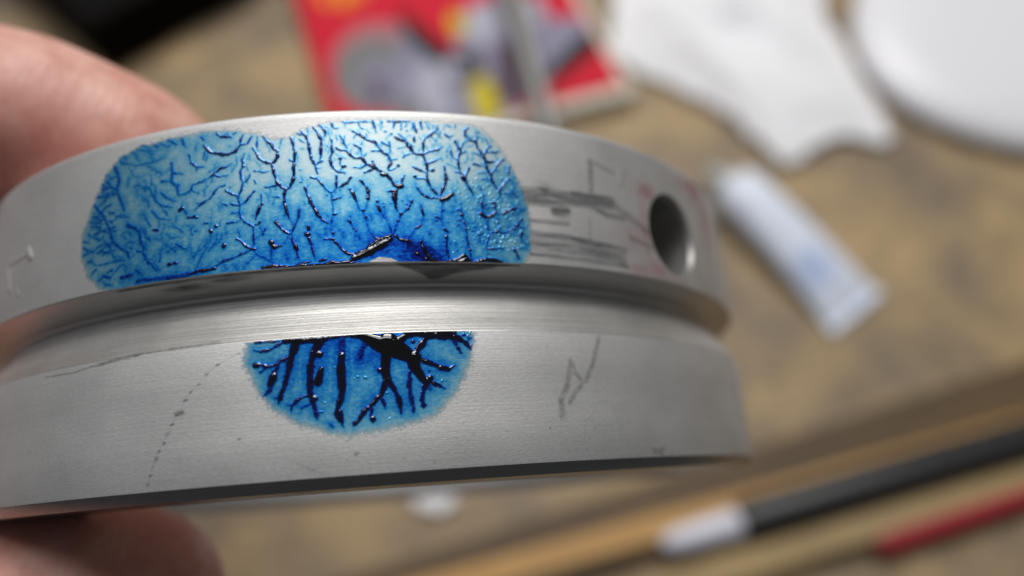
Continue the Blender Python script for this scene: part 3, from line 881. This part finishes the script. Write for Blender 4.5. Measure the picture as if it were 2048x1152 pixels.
def dye_patch(name, outline, notch, controls, segs, box, step, zlo, zhi, droplets, edge, ragged, label, kh):
    s0, s1, z0, z1 = box
    Sx, Zx = grid(s0, s1, z0, z1, step)
    ds, dz = Sx[0, 1] - Sx[0, 0], Zx[1, 0] - Zx[0, 0]
    wob = (vnoise(Sx, Zx, 1.1, 3) - .5) * ragged * 2 + (vnoise(Sx, Zx, 4.0, 4) - .5) * ragged * 1.2 + (vnoise(Sx, Zx, 11.0, 5) - .5) * ragged * .8
    d_in = inside(Sx, Zx, outline) + wob
    cover = smoothstep(-edge, edge, d_in)
    if notch: cover *= 1 - smoothstep(-.10, .12, inside(Sx, Zx, notch) + wob * .5)
    num = np.zeros(Sx.shape); den = np.zeros(Sx.shape)
    for (a, b, v) in controls:
        wq = 1 / ((Sx - a) ** 2 + (1.4 * (Zx - b)) ** 2 + .5) ** 2; num += wq * v; den += wq
    base = num / den
    base *= 1 + .35 * (vnoise(Sx, Zx, .9, 8) - .5) + .3 * (vnoise(Sx, Zx, 2.6, 9) - .5)
    H, D = seg_fields(Sx.shape, s0, z0, ds, dz, segs)
    tiny = []
    for (cx, cy, rx, ry, n) in droplets:
        for _ in range(n):
            x, y = cx + random.gauss(0, rx), cy + random.gauss(0, ry); r = random.choice((.06, .07, .08, .10, .13)) * random.uniform(.8, 1.2)
            if z0 + .1 < y < zhi: tiny.append((x, y, r, x + .02, y, r, 1.0))
    HT, _ = seg_fields(Sx.shape, s0, z0, ds, dz, tiny)
    Hm = H.copy()
    H = blur(np.maximum(blur(H, 1), HT * .95) * np.clip(cover * 2, 0, 1), 1)
    halo = np.exp(-np.clip(D, 0, 9) / .10)
    film = base * (.70 + .38 * np.exp(-np.clip(D, 0, 9) / .45)) * cover
    if notch: film = np.maximum(film, 0)
    dens = film + kh * blur(Hm, 1) + 1.3 * halo * .35 * cover * np.clip(base, .3, 1.2)
    thick = smoothstep(.010, .045, H)
    height = .006 + H
    rim = (Zx <= zlo + dz * .6) | (Zx >= zhi - dz * .6)
    height = np.where(rim, -.03, height)
    pos = cyl_pos(Sx, Zx, R + height)
    pn = normals(cyl_pos(Sx, Zx, R + .006 + H))
    fm = (cover[:-1, :-1] > .02) & (cover[1:, 1:] > .02) & (cover[1:, :-1] > .02) & (cover[:-1, 1:] > .02)
    vein = H > .022
    fv = vein[:-1, :-1] | vein[1:, 1:] | vein[1:, :-1] | vein[:-1, 1:]; fv &= fm
    at = dict(dye_load=dens, cover=cover, thick=thick)
    film_o = emit(name, pos, pn, fm & ~fv, Sx, Zx, at, M_DYE, ring)
    film_o['label'] = label
    lab = components(fv); ids, cnt = np.unique(lab[lab > 0], return_counts=True)
    order = ids[np.argsort(-cnt)]; cnt = np.sort(cnt)[::-1]
    small = np.zeros(fv.shape, bool); made = 0
    for k, c in zip(order, cnt):
        if c >= 36 and made < 130: emit('dye_vein', pos, pn, lab == k, Sx, Zx, at, M_DYE, film_o); made += 1
        else: small |= lab == k
    if small.any():
        o = emit('dye_beads', pos, pn, small, Sx, Zx, at, M_DYE, film_o); o['kind'] = 'stuff'
    return film_o
b_up, b_lo = DYE.split('====')
dye_patch('dye_film', UPPER, NOTCH, DU, parse(b_up, .16) + FERNS, (-21.2, 10.8, -2.44, 7.42), .035, -2.44, 7.42,
          [(7.6, .9, 1.1, 1.3, 130), (8.3, -.9, 1.0, .7, 90), (6.3, -.3, 1.3, 1.2, 60), (7.0, 2.2, 1.2, .6, 50), (5.2, 6.6, 2.4, .4, 14)], .36, .08,
          'large pale blue dye film with fine dark branches', 95)
dye_patch('dye_film', LOWER, None, DL, parse(b_lo), (-8.9, 6.3, -13.6, -6.86), .032, -13.4, -6.86,
          [(5.0, -7.1, .3, .15, 16), (-1, -10, 3, 1.8, 26)], .55, .08, 'small deep blue dye film with thick black branches', 85)

def marks(name, segs, blobs, box, step, mat, hole=False, gain=1.0, posf=None, label=None):
    s0, s1, z0, z1 = box
    Sx, Zx = grid(s0, s1, z0, z1, step)
    H, _ = seg_fields(Sx.shape, s0, z0, Sx[0, 1] - Sx[0, 0], Zx[1, 0] - Zx[0, 0], segs, 'soft')
    for (x, y, rx, ry, v) in blobs: H = np.maximum(H, v * np.exp(-((Sx - x) / rx) ** 2 - ((Zx - y) / ry) ** 2))
    H *= gain
    if hole: H = np.where(np.hypot(Sx - HS, Zx - HZ) < HR + .42, 0, H)
    fm = (H[:-1, :-1] > .015) & (H[1:, 1:] > .015) & (H[1:, :-1] > .015) & (H[:-1, 1:] > .015)
    pos = cyl_pos(Sx, Zx, np.full(Sx.shape, R + .004)) if posf is None else posf(Sx, Zx, .012)
    o = emit(name, pos, None, fm, Sx, Zx, dict(cover=np.clip(H, 0, 1)), mat, ring)
    if label: o['label'] = label
    return o
def chain(pts, w, v): return [(*a, w, *b, w, v) for a, b in zip(pts[:-1], pts[1:])]
marks('graphite_smear', chain([(9.6, 2.45), (12, 2.45), (14.5, 2.55), (17, 2.75)], 1.3, .75) + chain([(9.6, 1.95), (12.6, 2.0)], .8, .7) + chain([(13.6, 2.95), (16.9, 2.95)], .55, .9)
      + chain([(12.0, 1.45), (12.9, 1.6)], .9, 1.0) + chain([(15.2, 2.2), (16.4, 1.75), (18.2, 1.75)], .6, .55) + chain([(17, 2.7), (20.6, 1.2)], .8, .4)
      + chain([(9.7, .62), (13.0, .62)], .45, .55) + chain([(9.8, -.3), (13, -.35), (15, -.5), (18, -.7)], .55, .65) + chain([(13.2, -.38), (15.6, -.62)], .5, .9)
      + chain([(9.8, -1.0), (14, -1.1), (17.5, -1.4)], 1.2, .5) + chain([(9.8, -1.75), (14.5, -1.85), (18, -1.9)], .4, .55) + chain([(18.6, .4), (20.9, -.05)], .5, .4),
      [(11.3, 2.75, .6, .5, .9), (12.5, 1.5, .5, .4, 1.0)], (9.2, 21.2, -2.40, 4.0), .06, M_GRAPHITE, gain=1.15)
marks('pencil_mark', chain([(15.46, 5.69), (15.25, 3.45)], .6, .6) + chain([(15.46, 5.69), (17.57, 5.15)], .5, .4) + chain([(18.97, 5.7), (18.35, 4.2)], .3, .32) + chain([(14.86, 1.3), (14.7, -.3)], .25, .4),
      [], (14.2, 19.5, -.6, 6.1), .05, M_PENCIL, label='faint grey angular pencil mark')
marks('pencil_mark', chain([(14.53, -7.1), (13.75, -9.01), (13.1, -10.0), (12.16, -10.8), (11.71, -11.43)], .5, .7) + chain([(11.08, -12.3), (11.07, -11.26), (11.65, -10.32), (12.08, -8.87)], .6, .75)
      + chain([(12.05, -8.7), (12.31, -9.52), (12.75, -10.0)], .5, .65) + chain([(12.45, -14.03), (12.79, -12.55), (13.33, -12.24), (13.92, -11.45), (14.89, -11.29), (15.47, -12.59), (15.58, -13.87)], .16, .4)
      + chain([(-5.3, -13.97), (-4.6, -14.38), (-3.48, -14.9)], .2, .4), [(11.1, -11.9, .25, .35, .7)], (-5.6, 16.2, -15.0, -7.0), .06, M_PENCIL, gain=.55, label='grey scribbled pencil tick')
dots = [(-8.55, -7.52), (-9.81, -8.06), (-10.48, -8.58), (-11.03, -9.15), (-11.47, -9.55), (-11.77, -9.99), (-12.14, -10.66), (-12.63, -11.31), (-12.84, -11.81), (-13.14, -12.36), (-13.36, -12.77), (-13.54, -13.18), (-13.75, -13.64), (-13.89, -14.11), (-14.03, -14.61), (-24.1, -11.83), (-8.4, -12.49), (-1.73, -13.84), (-0.74, -12.12)]
marks('dye_speck', [(a, b, .20 + .08 * (i % 3), a + .12 + .06 * (i % 2), b + .03, .2, .6) for i, (a, b) in enumerate(dots)] + chain(dots[:15], .16, .2)
      + [(-12.3, -10.72, .34, -11.95, -10.62, .30, 1.0)] + [(random.uniform(-7, 16), random.uniform(-14.8, -12.4), .07, 0, 0, .07, .6)[:3] + (0, 0, 0, 0) for _ in range(0)],
      [(-12.13, -10.68, .3, .14, .9)] + [(random.uniform(-6, 17), random.uniform(-14.9, -12.2), .06, .05, random.uniform(.4, .9)) for _ in range(46)]
      + [(random.gauss(18.8, .7), random.gauss(-14.7, .25), .22, .12, .6) for _ in range(9)], (-25, 20.2, -15.0, -7.2), .06, M_PENCIL)
marks('scratch_line', chain([(-22.98, -7.22), (-20.07, -7.3), (-17.97, -7.05), (-14.6, -6.8), (-10.91, -6.74), (-9.65, -6.63)], .22, .55) + chain([(-18.3, -7.12), (-17.0, -6.98), (-15, -6.85)], .34, .6), [], (-23.5, -9.3, -7.6, -6.5), .06, M_PENCIL)
marks('red_residue', [], [(21.2, 4.4, 1.0, .7, .8), (20.6, 1.4, .5, 2.2, .55), (21.6, -1.6, 1.6, .7, .55), (29.3, 7.0, 1.6, 1.3, .75), (31.5, 4.5, 1.6, 3.0, .42), (27.5, 6.6, 1.7, .8, .35), (19.5, -1.9, 1.5, .35, .45), (19, .5, 1.6, 1.2, .22), (24, -1.9, 1.5, .4, .4)],
      (16.5, 34, -2.40, 7.4), .12, M_REDSTAIN, hole=True)
marks('dye_spill', chain([(-17, .02), (-8, .05), (-5, .05), (9, .02)], .30, .8) + [], [(-12.3, .42, 1.5, .16, .9), (-9.5, .28, 1.4, .14, .7)], (-17.4, 9.6, 0.0, .98), .06, M_WALLDYE, posf=wall_pos, label='dark dye run along the groove wall')
wedge = [(.7, -.1), (1.4, .22), (2.3, .42), (2.8, .62), (3.3, .88), (3.9, .84), (4.7, .60), (5.8, .40), (7.2, .25), (9.2, -.1)]
Sx, Tx = grid(.2, 9.6, 0.0, 1.0, .05)
cv = smoothstep(-.04, .06, inside(Sx, Tx, wedge) + (vnoise(Sx, Tx * 4, 2.0, 6) - .5) * .08) * .92
fm = (cv[:-1, :-1] > .02) | (cv[1:, 1:] > .02)
emit('dye_spill', wall_pos(Sx, Tx, .02), None, fm, Sx, Tx * 2, dict(cover=cv), M_WEDGE, ring)['label'] = 'wedge of dried blue dye on the groove wall'
# stamped marks near the left end, raised burrs
M_BURR = plain('bright_burr', (.56, .555, .54), .45, .6, .05, 200, 0)
for (a, b, c, d, wd, hh) in [(-28.9, 1.75, -26.3, 1.85, .34, .10), (-26.3, 2.1, -25.9, 1.55, .6, .22), (-29.3, 1.2, -28.8, -.2, .5, .16), (-27.6, -.5, -27.2, -.9, .4, .08)]:
    Sx, Zx = grid(min(a, c) - .6, max(a, c) + .6, min(b, d) - .6, max(b, d) + .6, .06)
    H, _ = seg_fields(Sx.shape, Sx[0, 0], Zx[0, 0], Sx[0, 1] - Sx[0, 0], Zx[1, 0] - Zx[0, 0], [(a, b, wd, c, d, wd, 1.0)])
    H = blur(H, 2) * hh * .6 / max(H.max(), 1e-6); fm = H[:-1, :-1] > .004
    emit('stamped_mark', cyl_pos(Sx, Zx, R + H - .002), None, fm, Sx, Zx, {}, M_BURR, ring)

# ------------------------------------------------------------------ the hand
M_SKIN = skin_mat()
def capsules(bm, pts):
    tmp = bpy.data.meshes.new('tmp')
    for (a, ra), (b, rb) in zip(pts[:-1], pts[1:]):
        t = bmesh.new()
        for c, r in ((a, ra), (b, rb)): bmesh.ops.create_icosphere(t, subdivisions=3, radius=r, matrix=Matrix.Translation(c))
        cos = [v.co.copy() for v in t.verts]; t.clear()
        vs = [t.verts.new(c) for c in cos]
        bmesh.ops.convex_hull(t, input=vs)
        loose = [v for v in t.verts if not v.link_faces]
        bmesh.ops.delete(t, geom=loose, context='VERTS')
        t.to_mesh(tmp); t.free(); bm.from_mesh(tmp)
    bpy.data.meshes.remove(tmp)
bm = bmesh.new()
c = camw
thumb = [(ray(255, 1205, 60.5), 7.4), (ray(160, 1240, 59.5), 9.2), (ray(-40, 1270, 61), 9.8), (c(-48, -33, -62), 9.4), (c(-75, -41, -73), 11), (c(-106, -38, -92), 15)]
index = [(ray(395, 405, 69), 5.6), (ray(255, 318, 66.5), 6.8), (ray(60, 248, 64.5), 7.4), (ray(-150, 205, 66), 7.8), (c(-64, 18.5, -71), 8.6), (c(-80, 15, -80), 8.8), (c(-100, 8, -93), 11)]
middle = [(c(-84, -8, -148), 6.6), (c(-76, 8, -146), 7.6), (c(-74, 20, -128), 8.2), (c(-88, 14, -118), 8.8), (c(-106, 2, -112), 11)]
ringf = [(c(-90, -16, -160), 6.2), (c(-82, -2, -160), 7.2), (c(-80, 10, -145), 7.8), (c(-94, 4, -135), 8.4), (c(-112, -6, -127), 10.5)]
little = [(c(-98, -24, -168), 5.4), (c(-91, -13, -168), 6.2), (c(-89, -3, -157), 6.8), (c(-101, -7, -148), 7.4), (c(-118, -16, -139), 9.5)]
for ch in (thumb, index, middle, ringf, little): capsules(bm, ch)
wr = c(-158, -28, -118)
for e, r in ((c(-100, 8, -93), 11), (c(-106, 2, -112), 12), (c(-112, -6, -127), 11.5), (c(-118, -16, -139), 10.5), (c(-106, -38, -92), 15)): capsules(bm, [(e, r), (wr, 19)])
capsules(bm, [(c(-100, 8, -93), 11), (c(-106, 2, -112), 12), (c(-112, -6, -127), 11.5), (c(-118, -16, -139), 10.5)])
capsules(bm, [(c(-102, 0, -96), 12), (c(-100, -28, -88), 12)])
capsules(bm, [(wr, 19), (c(-175, -33, -122), 21), (c(-300, -70, -150), 31)])
hand = from_bm('hand', bm, M_SKIN)
tag(hand, 'bare hand reaching in from the left, gripping the ring between forefinger and thumb', 'hand')
rm = hand.modifiers.new('r', 'REMESH'); rm.mode = 'VOXEL'; rm.voxel_size = .0009
sm = hand.modifiers.new('s', 'SMOOTH'); sm.iterations = 14; sm.factor = .5
bpy.context.view_layer.update()
nm = bpy.data.meshes.new_from_object(hand.evaluated_get(bpy.context.evaluated_depsgraph_get())); hand.modifiers.clear(); hand.data = nm
nm.polygons.foreach_set('use_smooth', np.ones(len(nm.polygons), bool))

# ------------------------------------------------------------------ things on the bench
def frame(o, xdir):                                             # a matrix with x along xdir on the bench
    x = Vector((xdir.x, xdir.y, 0)).normalized(); y = Vector((-x.y, x.x, 0))
    return math.atan2(x.y, x.x)
def flatpoly(bm, pts, z, mi=0):
    f = bm.faces.new([bm.verts.new((p[0], p[1], z)) for p in pts]); f.material_index = mi; return f

# red booklet
HB = 7.0
br = bench(1246, 166, HB); bl = br - Vector((math.cos(math.radians(19)), math.sin(math.radians(19)), 0)) * 99.0
wB = (br - bl).length; aB = frame(None, br - bl)
bk = thing('booklet', 'red booklet with a picture of machine parts on its cover, cream page edges', 'booklet', (bl.x, bl.y, 0), (0, 0, aB))
m_red = plain('red_card', (.62, .012, .035), .7, vary=.08, Specular_IOR_Level=.2)
m_page = NT('cream_pages'); 
pv = m_page.coord(scale=(1, 1, 40)); m_page.l(m_page.mix(m_page.noise(pv, 60, 3), (.62, .58, .48), (.74, .70, .60)), m_page.p.inputs['Base Color']); m_page.set(Roughness=.8); m_page = m_page.m
LB = 165.0
bm = bmesh.new(); add_box(bm, 1.0, wB + 3.2, -4.6, LB - 2, .9, HB - .75, .4); from_bm('page_block', bm, m_page, bk, False)
bm = bmesh.new(); add_box(bm, 0, wB, 0, LB, HB - .7, HB, .3); from_bm('cover', bm, m_red, bk, False)
bm = bmesh.new(); add_box(bm, 0, wB, 0, LB, .1, .85, .3); from_bm('back_cover', bm, m_red, bk, False)
def loc_b(px, py):
    p = bench(px, py, HB) - Vector((bl.x, bl.y, 0)); ca, sa = math.cos(-aB), math.sin(-aB)
    return (p.x * ca - p.y * sa, p.x * sa + p.y * ca)
inks = dict(grey=(.20, .20, .205), pink=(.42, .17, .19), lav=(.26, .25, .34), dark=(.014, .012, .011), yellow=(.58, .47, .01), orange=(.85, .26, .02), pale=(.42, .42, .50), plum=(.10, .07, .10))
im = {k: plain('ink_' + k, v, .7, vary=.2, scale=120, bump=0, Specular_IOR_Level=.2) for k, v in inks.items()}
def circ(x, y, rx, ry=None, n=28): return [(x + rx * math.cos(2 * math.pi * i / n), y + (ry or rx) * math.sin(2 * math.pi * i / n)) for i in range(n)]
prints = [('wheel_picture', 'pink', circ(762, 128, 98, 84)), ('wheel_picture', 'grey', circ(755, 150, 90, 78)), ('wheel_picture', 'lav', circ(772, 168, 52, 46)), ('wheel_picture', 'plum', [(738, 160), (770, 150), (775, 205), (742, 200)]),
          ('machine_picture', 'lav', [(800, 60), (900, 110), (930, 50), (985, -5), (1080, -10), (1100, 40), (1160, 30), (1180, 60), (1145, 110), (1090, 160), (1040, 210), (1000, 240), (930, 250), (830, 250), (800, 190)]),
          ('machine_picture', 'pale', [(930, 20), (985, -5), (1000, 60), (965, 90), (925, 70)]), ('machine_picture', 'pale', [(1035, 0), (1080, -5), (1085, 40), (1060, 52)]),
          ('machine_picture', 'pale', [(835, 130), (880, 120), (900, 200), (905, 240), (860, 230), (830, 190)]), ('machine_picture', 'grey', [(780, 195), (850, 205), (850, 240), (790, 240)]), ('machine_picture', 'plum', [(955, 170), (1040, 130), (1060, 190), (1010, 220), (960, 215)]),
          ('machine_picture', 'plum', [(985, 90), (1050, 80), (1045, 140), (990, 150)]),
          ('machine_picture', 'dark', [(792, 22), (815, 28), (850, 60), (905, 105), (950, 100), (965, 140), (945, 175), (905, 150), (870, 125), (815, 80)]), ('machine_picture', 'pale', circ(908, 135, 20, 17)),
          ('machine_picture', 'dark', [(1178, 58), (1205, 92), (1150, 135), (1100, 175), (1090, 150), (1120, 112)]),
          ('machine_picture', 'yellow', [(900, 25), (928, 30), (935, 62), (912, 72), (897, 52)]), ('machine_picture', 'yellow', [(938, 168), (965, 150), (985, 172), (1003, 225), (985, 245), (955, 242)]),
          ('title_lettering', 'orange', [(632, -30), (660, -32), (655, -10), (665, 14), (640, 10)]), ('title_lettering', 'orange', [(668, -28), (705, -32), (712, 2), (690, 18), (672, 8)]), ('title_lettering', 'orange', [(714, -30), (735, -34), (732, -2), (720, 2)])]
for i, (nmx, ink, pts) in enumerate(prints):
    bm = bmesh.new(); loops = [loc_b(*q) for q in pts]
    vb = [bm.verts.new((x, y, HB - .25)) for x, y in loops]; vt = [bm.verts.new((x, y, HB + .012 + .008 * i)) for x, y in loops]
    bm.faces.new(vt); n = len(vt)
    for k in range(n): bm.faces.new((vb[k], vb[(k + 1) % n], vt[(k + 1) % n], vt[k]))
    from_bm(nmx, bm, im[ink], bk, False)

# steel rule-like rod lying across the booklet
m_steel = plain('dull_steel', (.27, .27, .26), .55, .5, .1, 80, .1)
p0, p1 = bench(1108, 300, HB + 3), bench(985, -140, HB + 3)
rod = thing('steel_rod', 'dull grey tapered steel rod lying across the red booklet', 'rod', (p0.x, p0.y, HB + 3.2), (0, 0, frame(None, p1 - p0)))
bm = bmesh.new(); n = 20; Lr = (p1 - p0).length
def circ_ring(x, r): return [(x, r * math.cos(2 * math.pi * i / n), r * math.sin(2 * math.pi * i / n)) for i in range(n)]
loft(bm, [circ_ring(x, r) for x, r in ((0, 1.8), (.6, 3.0), (2, 3.5), (Lr * .35, 4.0), (Lr * .62, 4.8))]); from_bm('shaft', bm, m_steel, rod, True, 40)
bm = bmesh.new(); loft(bm, [circ_ring(x, r) for x, r in ((Lr * .62, 4.9), (Lr * .63, 5.4), (Lr * .7, 5.6), (Lr - 1, 5.6), (Lr, 5.0))]); from_bm('collar', bm, m_steel, rod, True, 40)

# crumpled white tissue
def sheet(name, pts, h0, amp, seed, mat, label, cat, step=1.4, thick=.35, folds=()):
    P = [bench(*q) for q in pts]; poly = [(p.x, p.y) for p in P]
    xs, ys = [p[0] for p in poly], [p[1] for p in poly]; cx, cy = sum(xs) / len(xs), sum(ys) / len(ys)
    X, Y = grid(min(xs) - 2, max(xs) + 2, min(ys) - 2, max(ys) + 2, step)
    d = inside(X, Y, poly) + (vnoise(X, Y, .2, seed) - .5) * 1.5
    Z = h0 + amp * (vnoise(X, Y, .035, seed + 1) ** 1.2 + .55 * np.abs(vnoise(X, Y, .08, seed + 2) - .5) * 2 + .25 * np.abs(vnoise(X, Y, .2, seed + 3) - .5) * 2)
    for (a, b, wd, hh) in folds:
        A, B = bench(*a), bench(*b); dx, dy = B.x - A.x, B.y - A.y
        t = np.clip(((X - A.x) * dx + (Y - A.y) * dy) / (dx * dx + dy * dy), 0, 1); q = np.hypot(X - A.x - t * dx, Y - A.y - t * dy)
        Z += hh * np.exp(-np.abs(q) / wd)
    Z *= .35 + .65 * smoothstep(0, 20, d); Z += .4
    fm = (d[:-1, :-1] > 0) & (d[1:, 1:] > 0) & (d[1:, :-1] > 0) & (d[:-1, 1:] > 0)
    pos = np.stack([X - cx, Y - cy, Z], -1)
    o = emit(name, pos, None, fm, X, Y, {}, mat, None); o.location = (cx * S, cy * S, 0)
    so = o.modifiers.new('t', 'SOLIDIFY'); so.thickness = thick * S; so.offset = 1
    return tag(o, label, cat)
m_paper = plain('white_tissue', (.86, .86, .89), .9, 0, .03, 50, .2)
sheet('tissue', [(1232, -90), (1222, 20), (1214, 80), (1222, 120), (1262, 152), (1330, 182), (1400, 212), (1455, 248), (1505, 292), (1562, 346), (1605, 328), (1652, 292), (1692, 285), (1762, 306), (1788, 282), (1768, 238), (1744, 205), (1712, 150), (1680, 90), (1650, 40), (1640, -90)],
      3.6, 1.9, 21, m_paper, 'crumpled white paper tissue on the bench beside the round white dish', 'tissue', folds=[((1300, 40), (1560, 300), 5, 4), ((1400, -40), (1700, 200), 6, 4), ((1450, 60), (1490, 85), 2.0, -5)])
sheet('paper_scrap', [(812, 980), (870, 970), (915, 990), (925, 1012), (880, 1034), (835, 1028)], 1.5, 3, 33, m_paper, 'small white paper scrap on the bench below the metal ring', 'paper scrap', step=.8, thick=.2)

# round white dish
m_dish = plain('white_plastic', (.80, .80, .84), .38, 0, .02, 30, 0)
dc = bench(2040, 30, 14); rim = (bench(1738, 40, 14) - dc).length
bm = bmesh.new()
HD = 11.0
lathe(bm, [(0, HD), (rim * .4, HD - .2), (rim * .7, HD - .9), (rim * .86, HD - 2.2), (rim * .95, HD - 4.2), (rim * .99, HD - 6.4), (rim, HD - 8), (rim * .985, 1.5), (rim * .95, 0), (0, 0)], 96)
for v in bm.verts:                                              # slightly squared round
    r = math.hypot(v.co.x, v.co.y)
    if r > 1:
        a = math.atan2(v.co.y, v.co.x) + .35; k = (abs(math.cos(a)) ** 2.5 + abs(math.sin(a)) ** 2.5) ** (-1 / 2.5); v.co.x *= k ** .6; v.co.y *= k ** .6
dish = from_bm('white_dish', bm, m_dish, None, True, 50, (dc.x, dc.y, 0))
tag(dish, 'smooth round white plastic dish at the top right of the bench', 'dish')

# white tube
a0, a1 = bench(1432, 352, 6), bench(1722, 622, 3)
tb = thing('glue_tube', 'small white squeeze tube with a grey nozzle lying on the bench', 'tube', (a0.x, a0.y, 0), (0, 0, frame(None, a1 - a0)))
LT = (a1 - a0).length
m_tube = plain('white_tube_foil', (.76, .82, .95), .42, 0, .03, 40, .1)
bm = bmesh.new(); n = 32
def el(x, ry, rz, zc): return [(x, ry * math.cos(2 * math.pi * i / n), zc + rz * math.sin(2 * math.pi * i / n)) for i in range(n)]
loft(bm, [el(x * LT, ry, rz, max(rz, .4) + .1) for x, ry, rz in ((.09, 5.2, 5.2), (.105, 7.6, 6.6), (.14, 8.6, 7.2), (.25, 8.9, 7.1), (.45, 9.2, 6.2), (.65, 9.6, 4.8), (.82, 10.0, 3.0), (.93, 10.5, 1.2), (.955, 10.7, .7))]); from_bm('tube_body', bm, m_tube, tb, True, 50)
bm = bmesh.new(); add_box(bm, LT * .955, LT * 1.0, -11.3, 11.3, .15, 1.6, .4); add_box(bm, LT * .962, LT * .972, -11.0, 11.0, 1.4, 1.9, .15); add_box(bm, LT * .98, LT * .99, -11.0, 11.0, 1.4, 1.9, .15); from_bm('crimped_end', bm, m_tube, tb, False)
m_cap = plain('grey_nozzle', (.42, .43, .42), .4, 0, .05, 60, 0)
bm = bmesh.new(); loft(bm, [el(x * LT, r, r, 5.4) for x, r in ((-.06, 1.6), (-.055, 2.0), (-.01, 2.6), (.0, 4.0), (.095, 4.6), (.097, 4.0))]); from_bm('nozzle', bm, m_cap, tb, True, 40)
m_blue = plain('pale_blue_print', (.52, .62, .88), .4, 0, .1, 90, 0)
bm = bmesh.new(); rows = []
for x in np.linspace(.62, .80, 8):
    rz = np.interp(x, (.45, .65, .82), (6.2, 4.8, 3.0)); ry = np.interp(x, (.45, .65, .82), (9.2, 9.6, 10.0))
    rows.append([bm.verts.new((x * LT, (ry + .05) * math.cos(t), rz + .1 + (rz + .05) * math.sin(t))) for t in np.linspace(1.35, 2.5, 10)])
for r0, r1 in zip(rows[:-1], rows[1:]):
    for k in range(9): bm.faces.new((r0[k], r0[k + 1], r1[k + 1], r1[k]))
from_bm('printed_patch', bm, m_blue, tb)

# black case at the upper left
k0, k1 = bench(228, 152, 0), bench(480, 0, 0)
cs = thing('black_case', 'black hard case standing behind the fingers at the upper left', 'case', (k0.x, k0.y, 0), (0, 0, frame(None, k1 - k0)))
m_blk = plain('black_plastic', (.004, .0035, .0035), .85, 0, .2, 60, .1, Specular_IOR_Level=.12)
bm = bmesh.new(); add_box(bm, 0, 190, 0, 130, .2, 13.4, 2.0); from_bm('case_base', bm, m_blk, cs, True, 35)
bm = bmesh.new(); add_box(bm, .6, 189.4, .6, 129.4, 13.6, 22, 2.0); from_bm('lid', bm, m_blk, cs, True, 35)
for xx in (45, 130):
    bm = bmesh.new(); add_box(bm, xx, xx + 18, -2.4, -.1, 8, 19, .6); from_bm('latch', bm, m_blk, cs, True, 35)

# wooden battens and hand tools at the lower right
def bar(name, q0, q1, width, z0, z1, mat, label, cat, ext=(0, 0), bev=.8):
    A, B = bench(*q0, z1), bench(*q1, z1); dv = (B - A).normalized(); A = A - dv * ext[0]; B = B + dv * ext[1]
    o_ang = frame(None, B - A); L = (B - A).length
    bm = bmesh.new(); add_box(bm, 0, L, -width, 0, z0, z1, bev)
    o = from_bm(name, bm, mat, None, False, None, (A.x, A.y, 0)); o.rotation_euler = (0, 0, o_ang)
    return tag(o, label, cat)
m_brown = wood_mat('brown_wood', (.085, .05, .018), (.15, .085, .03), (.03, .024, .016), stretch=14, blot=.4)
m_pine = wood_mat('honey_pine', (.50, .28, .085), (.62, .36, .12), (.35, .18, .06), stretch=14, blot=.3)
m_tan = wood_mat('tan_wood', (.36, .25, .105), (.44, .31, .14), (.22, .16, .09), stretch=14, blot=.4)
bar('wooden_batten', (1099, 1024), (2047, 722), 17.0, .2, 5.0, m_brown, 'dark brown wooden batten nearest the white tube', 'batten', (70, 90))
bar('wooden_batten', (1099, 1085), (2024, 832), 6.6, .2, 5.6, m_pine, 'honey coloured wooden batten behind the black tool', 'batten', (60, 90))
bar('wooden_batten', (1380, 1128), (2048, 922), 7.5, .2, 6.0, m_tan, 'tan wooden batten between the black tool and the red handle', 'batten', (80, 90))
def tool(name, q0, q1, z, secs, label, cat):
    A, B = bench(*q0, z), bench(*q1, z); L = (B - A).length
    t = thing(name, label, cat, (A.x, A.y, z), (0, 0, frame(None, B - A)))
    for (pn, mat, prof) in secs:
        bm = bmesh.new(); loft(bm, [circ_ring(x, r) for x, r in prof]); from_bm(pn, bm, mat, t, True, 35)
    return t
m_white = plain('white_cap', (.66, .67, .76), .4, 0, .03, 60, 0)
m_blk2 = plain('black_grip', (.016, .017, .018), .42, 0, .2, 60, .1)
tool('black_tool', (1332, 1088), (2048, 880), 5.8, [('end_cap', m_white, [(-1, 1.2), (0, 2.2), (2, 3.0), (10, 3.5), (19, 3.7), (19.5, 3.5)]), ('grip', m_blk2, [(19.5, 3.5), (20, 4.6), (24, 5.5), (75, 5.6), (150, 5.6), (170, 4.9), (171, 3)])],
     'black round-handled tool with a pale end cap lying between the wooden battens', 'hand tool')
m_redp = plain('red_plastic', (.30, .008, .02), .6, 0, .1, 60, 0)
tool('red_handle', (1752, 1092), (2048, 992), 3.4, [('end_cap', m_redp, [(-.5, 1.6), (0, 2.4), (1.5, 3.0), (3, 3.1)]), ('grip', m_redp, [(3, 2.8), (3.4, 3.2), (40, 3.1), (90, 3.1), (91, 2.4)])],
     'thin dark red tool handle at the lower right corner', 'hand tool')
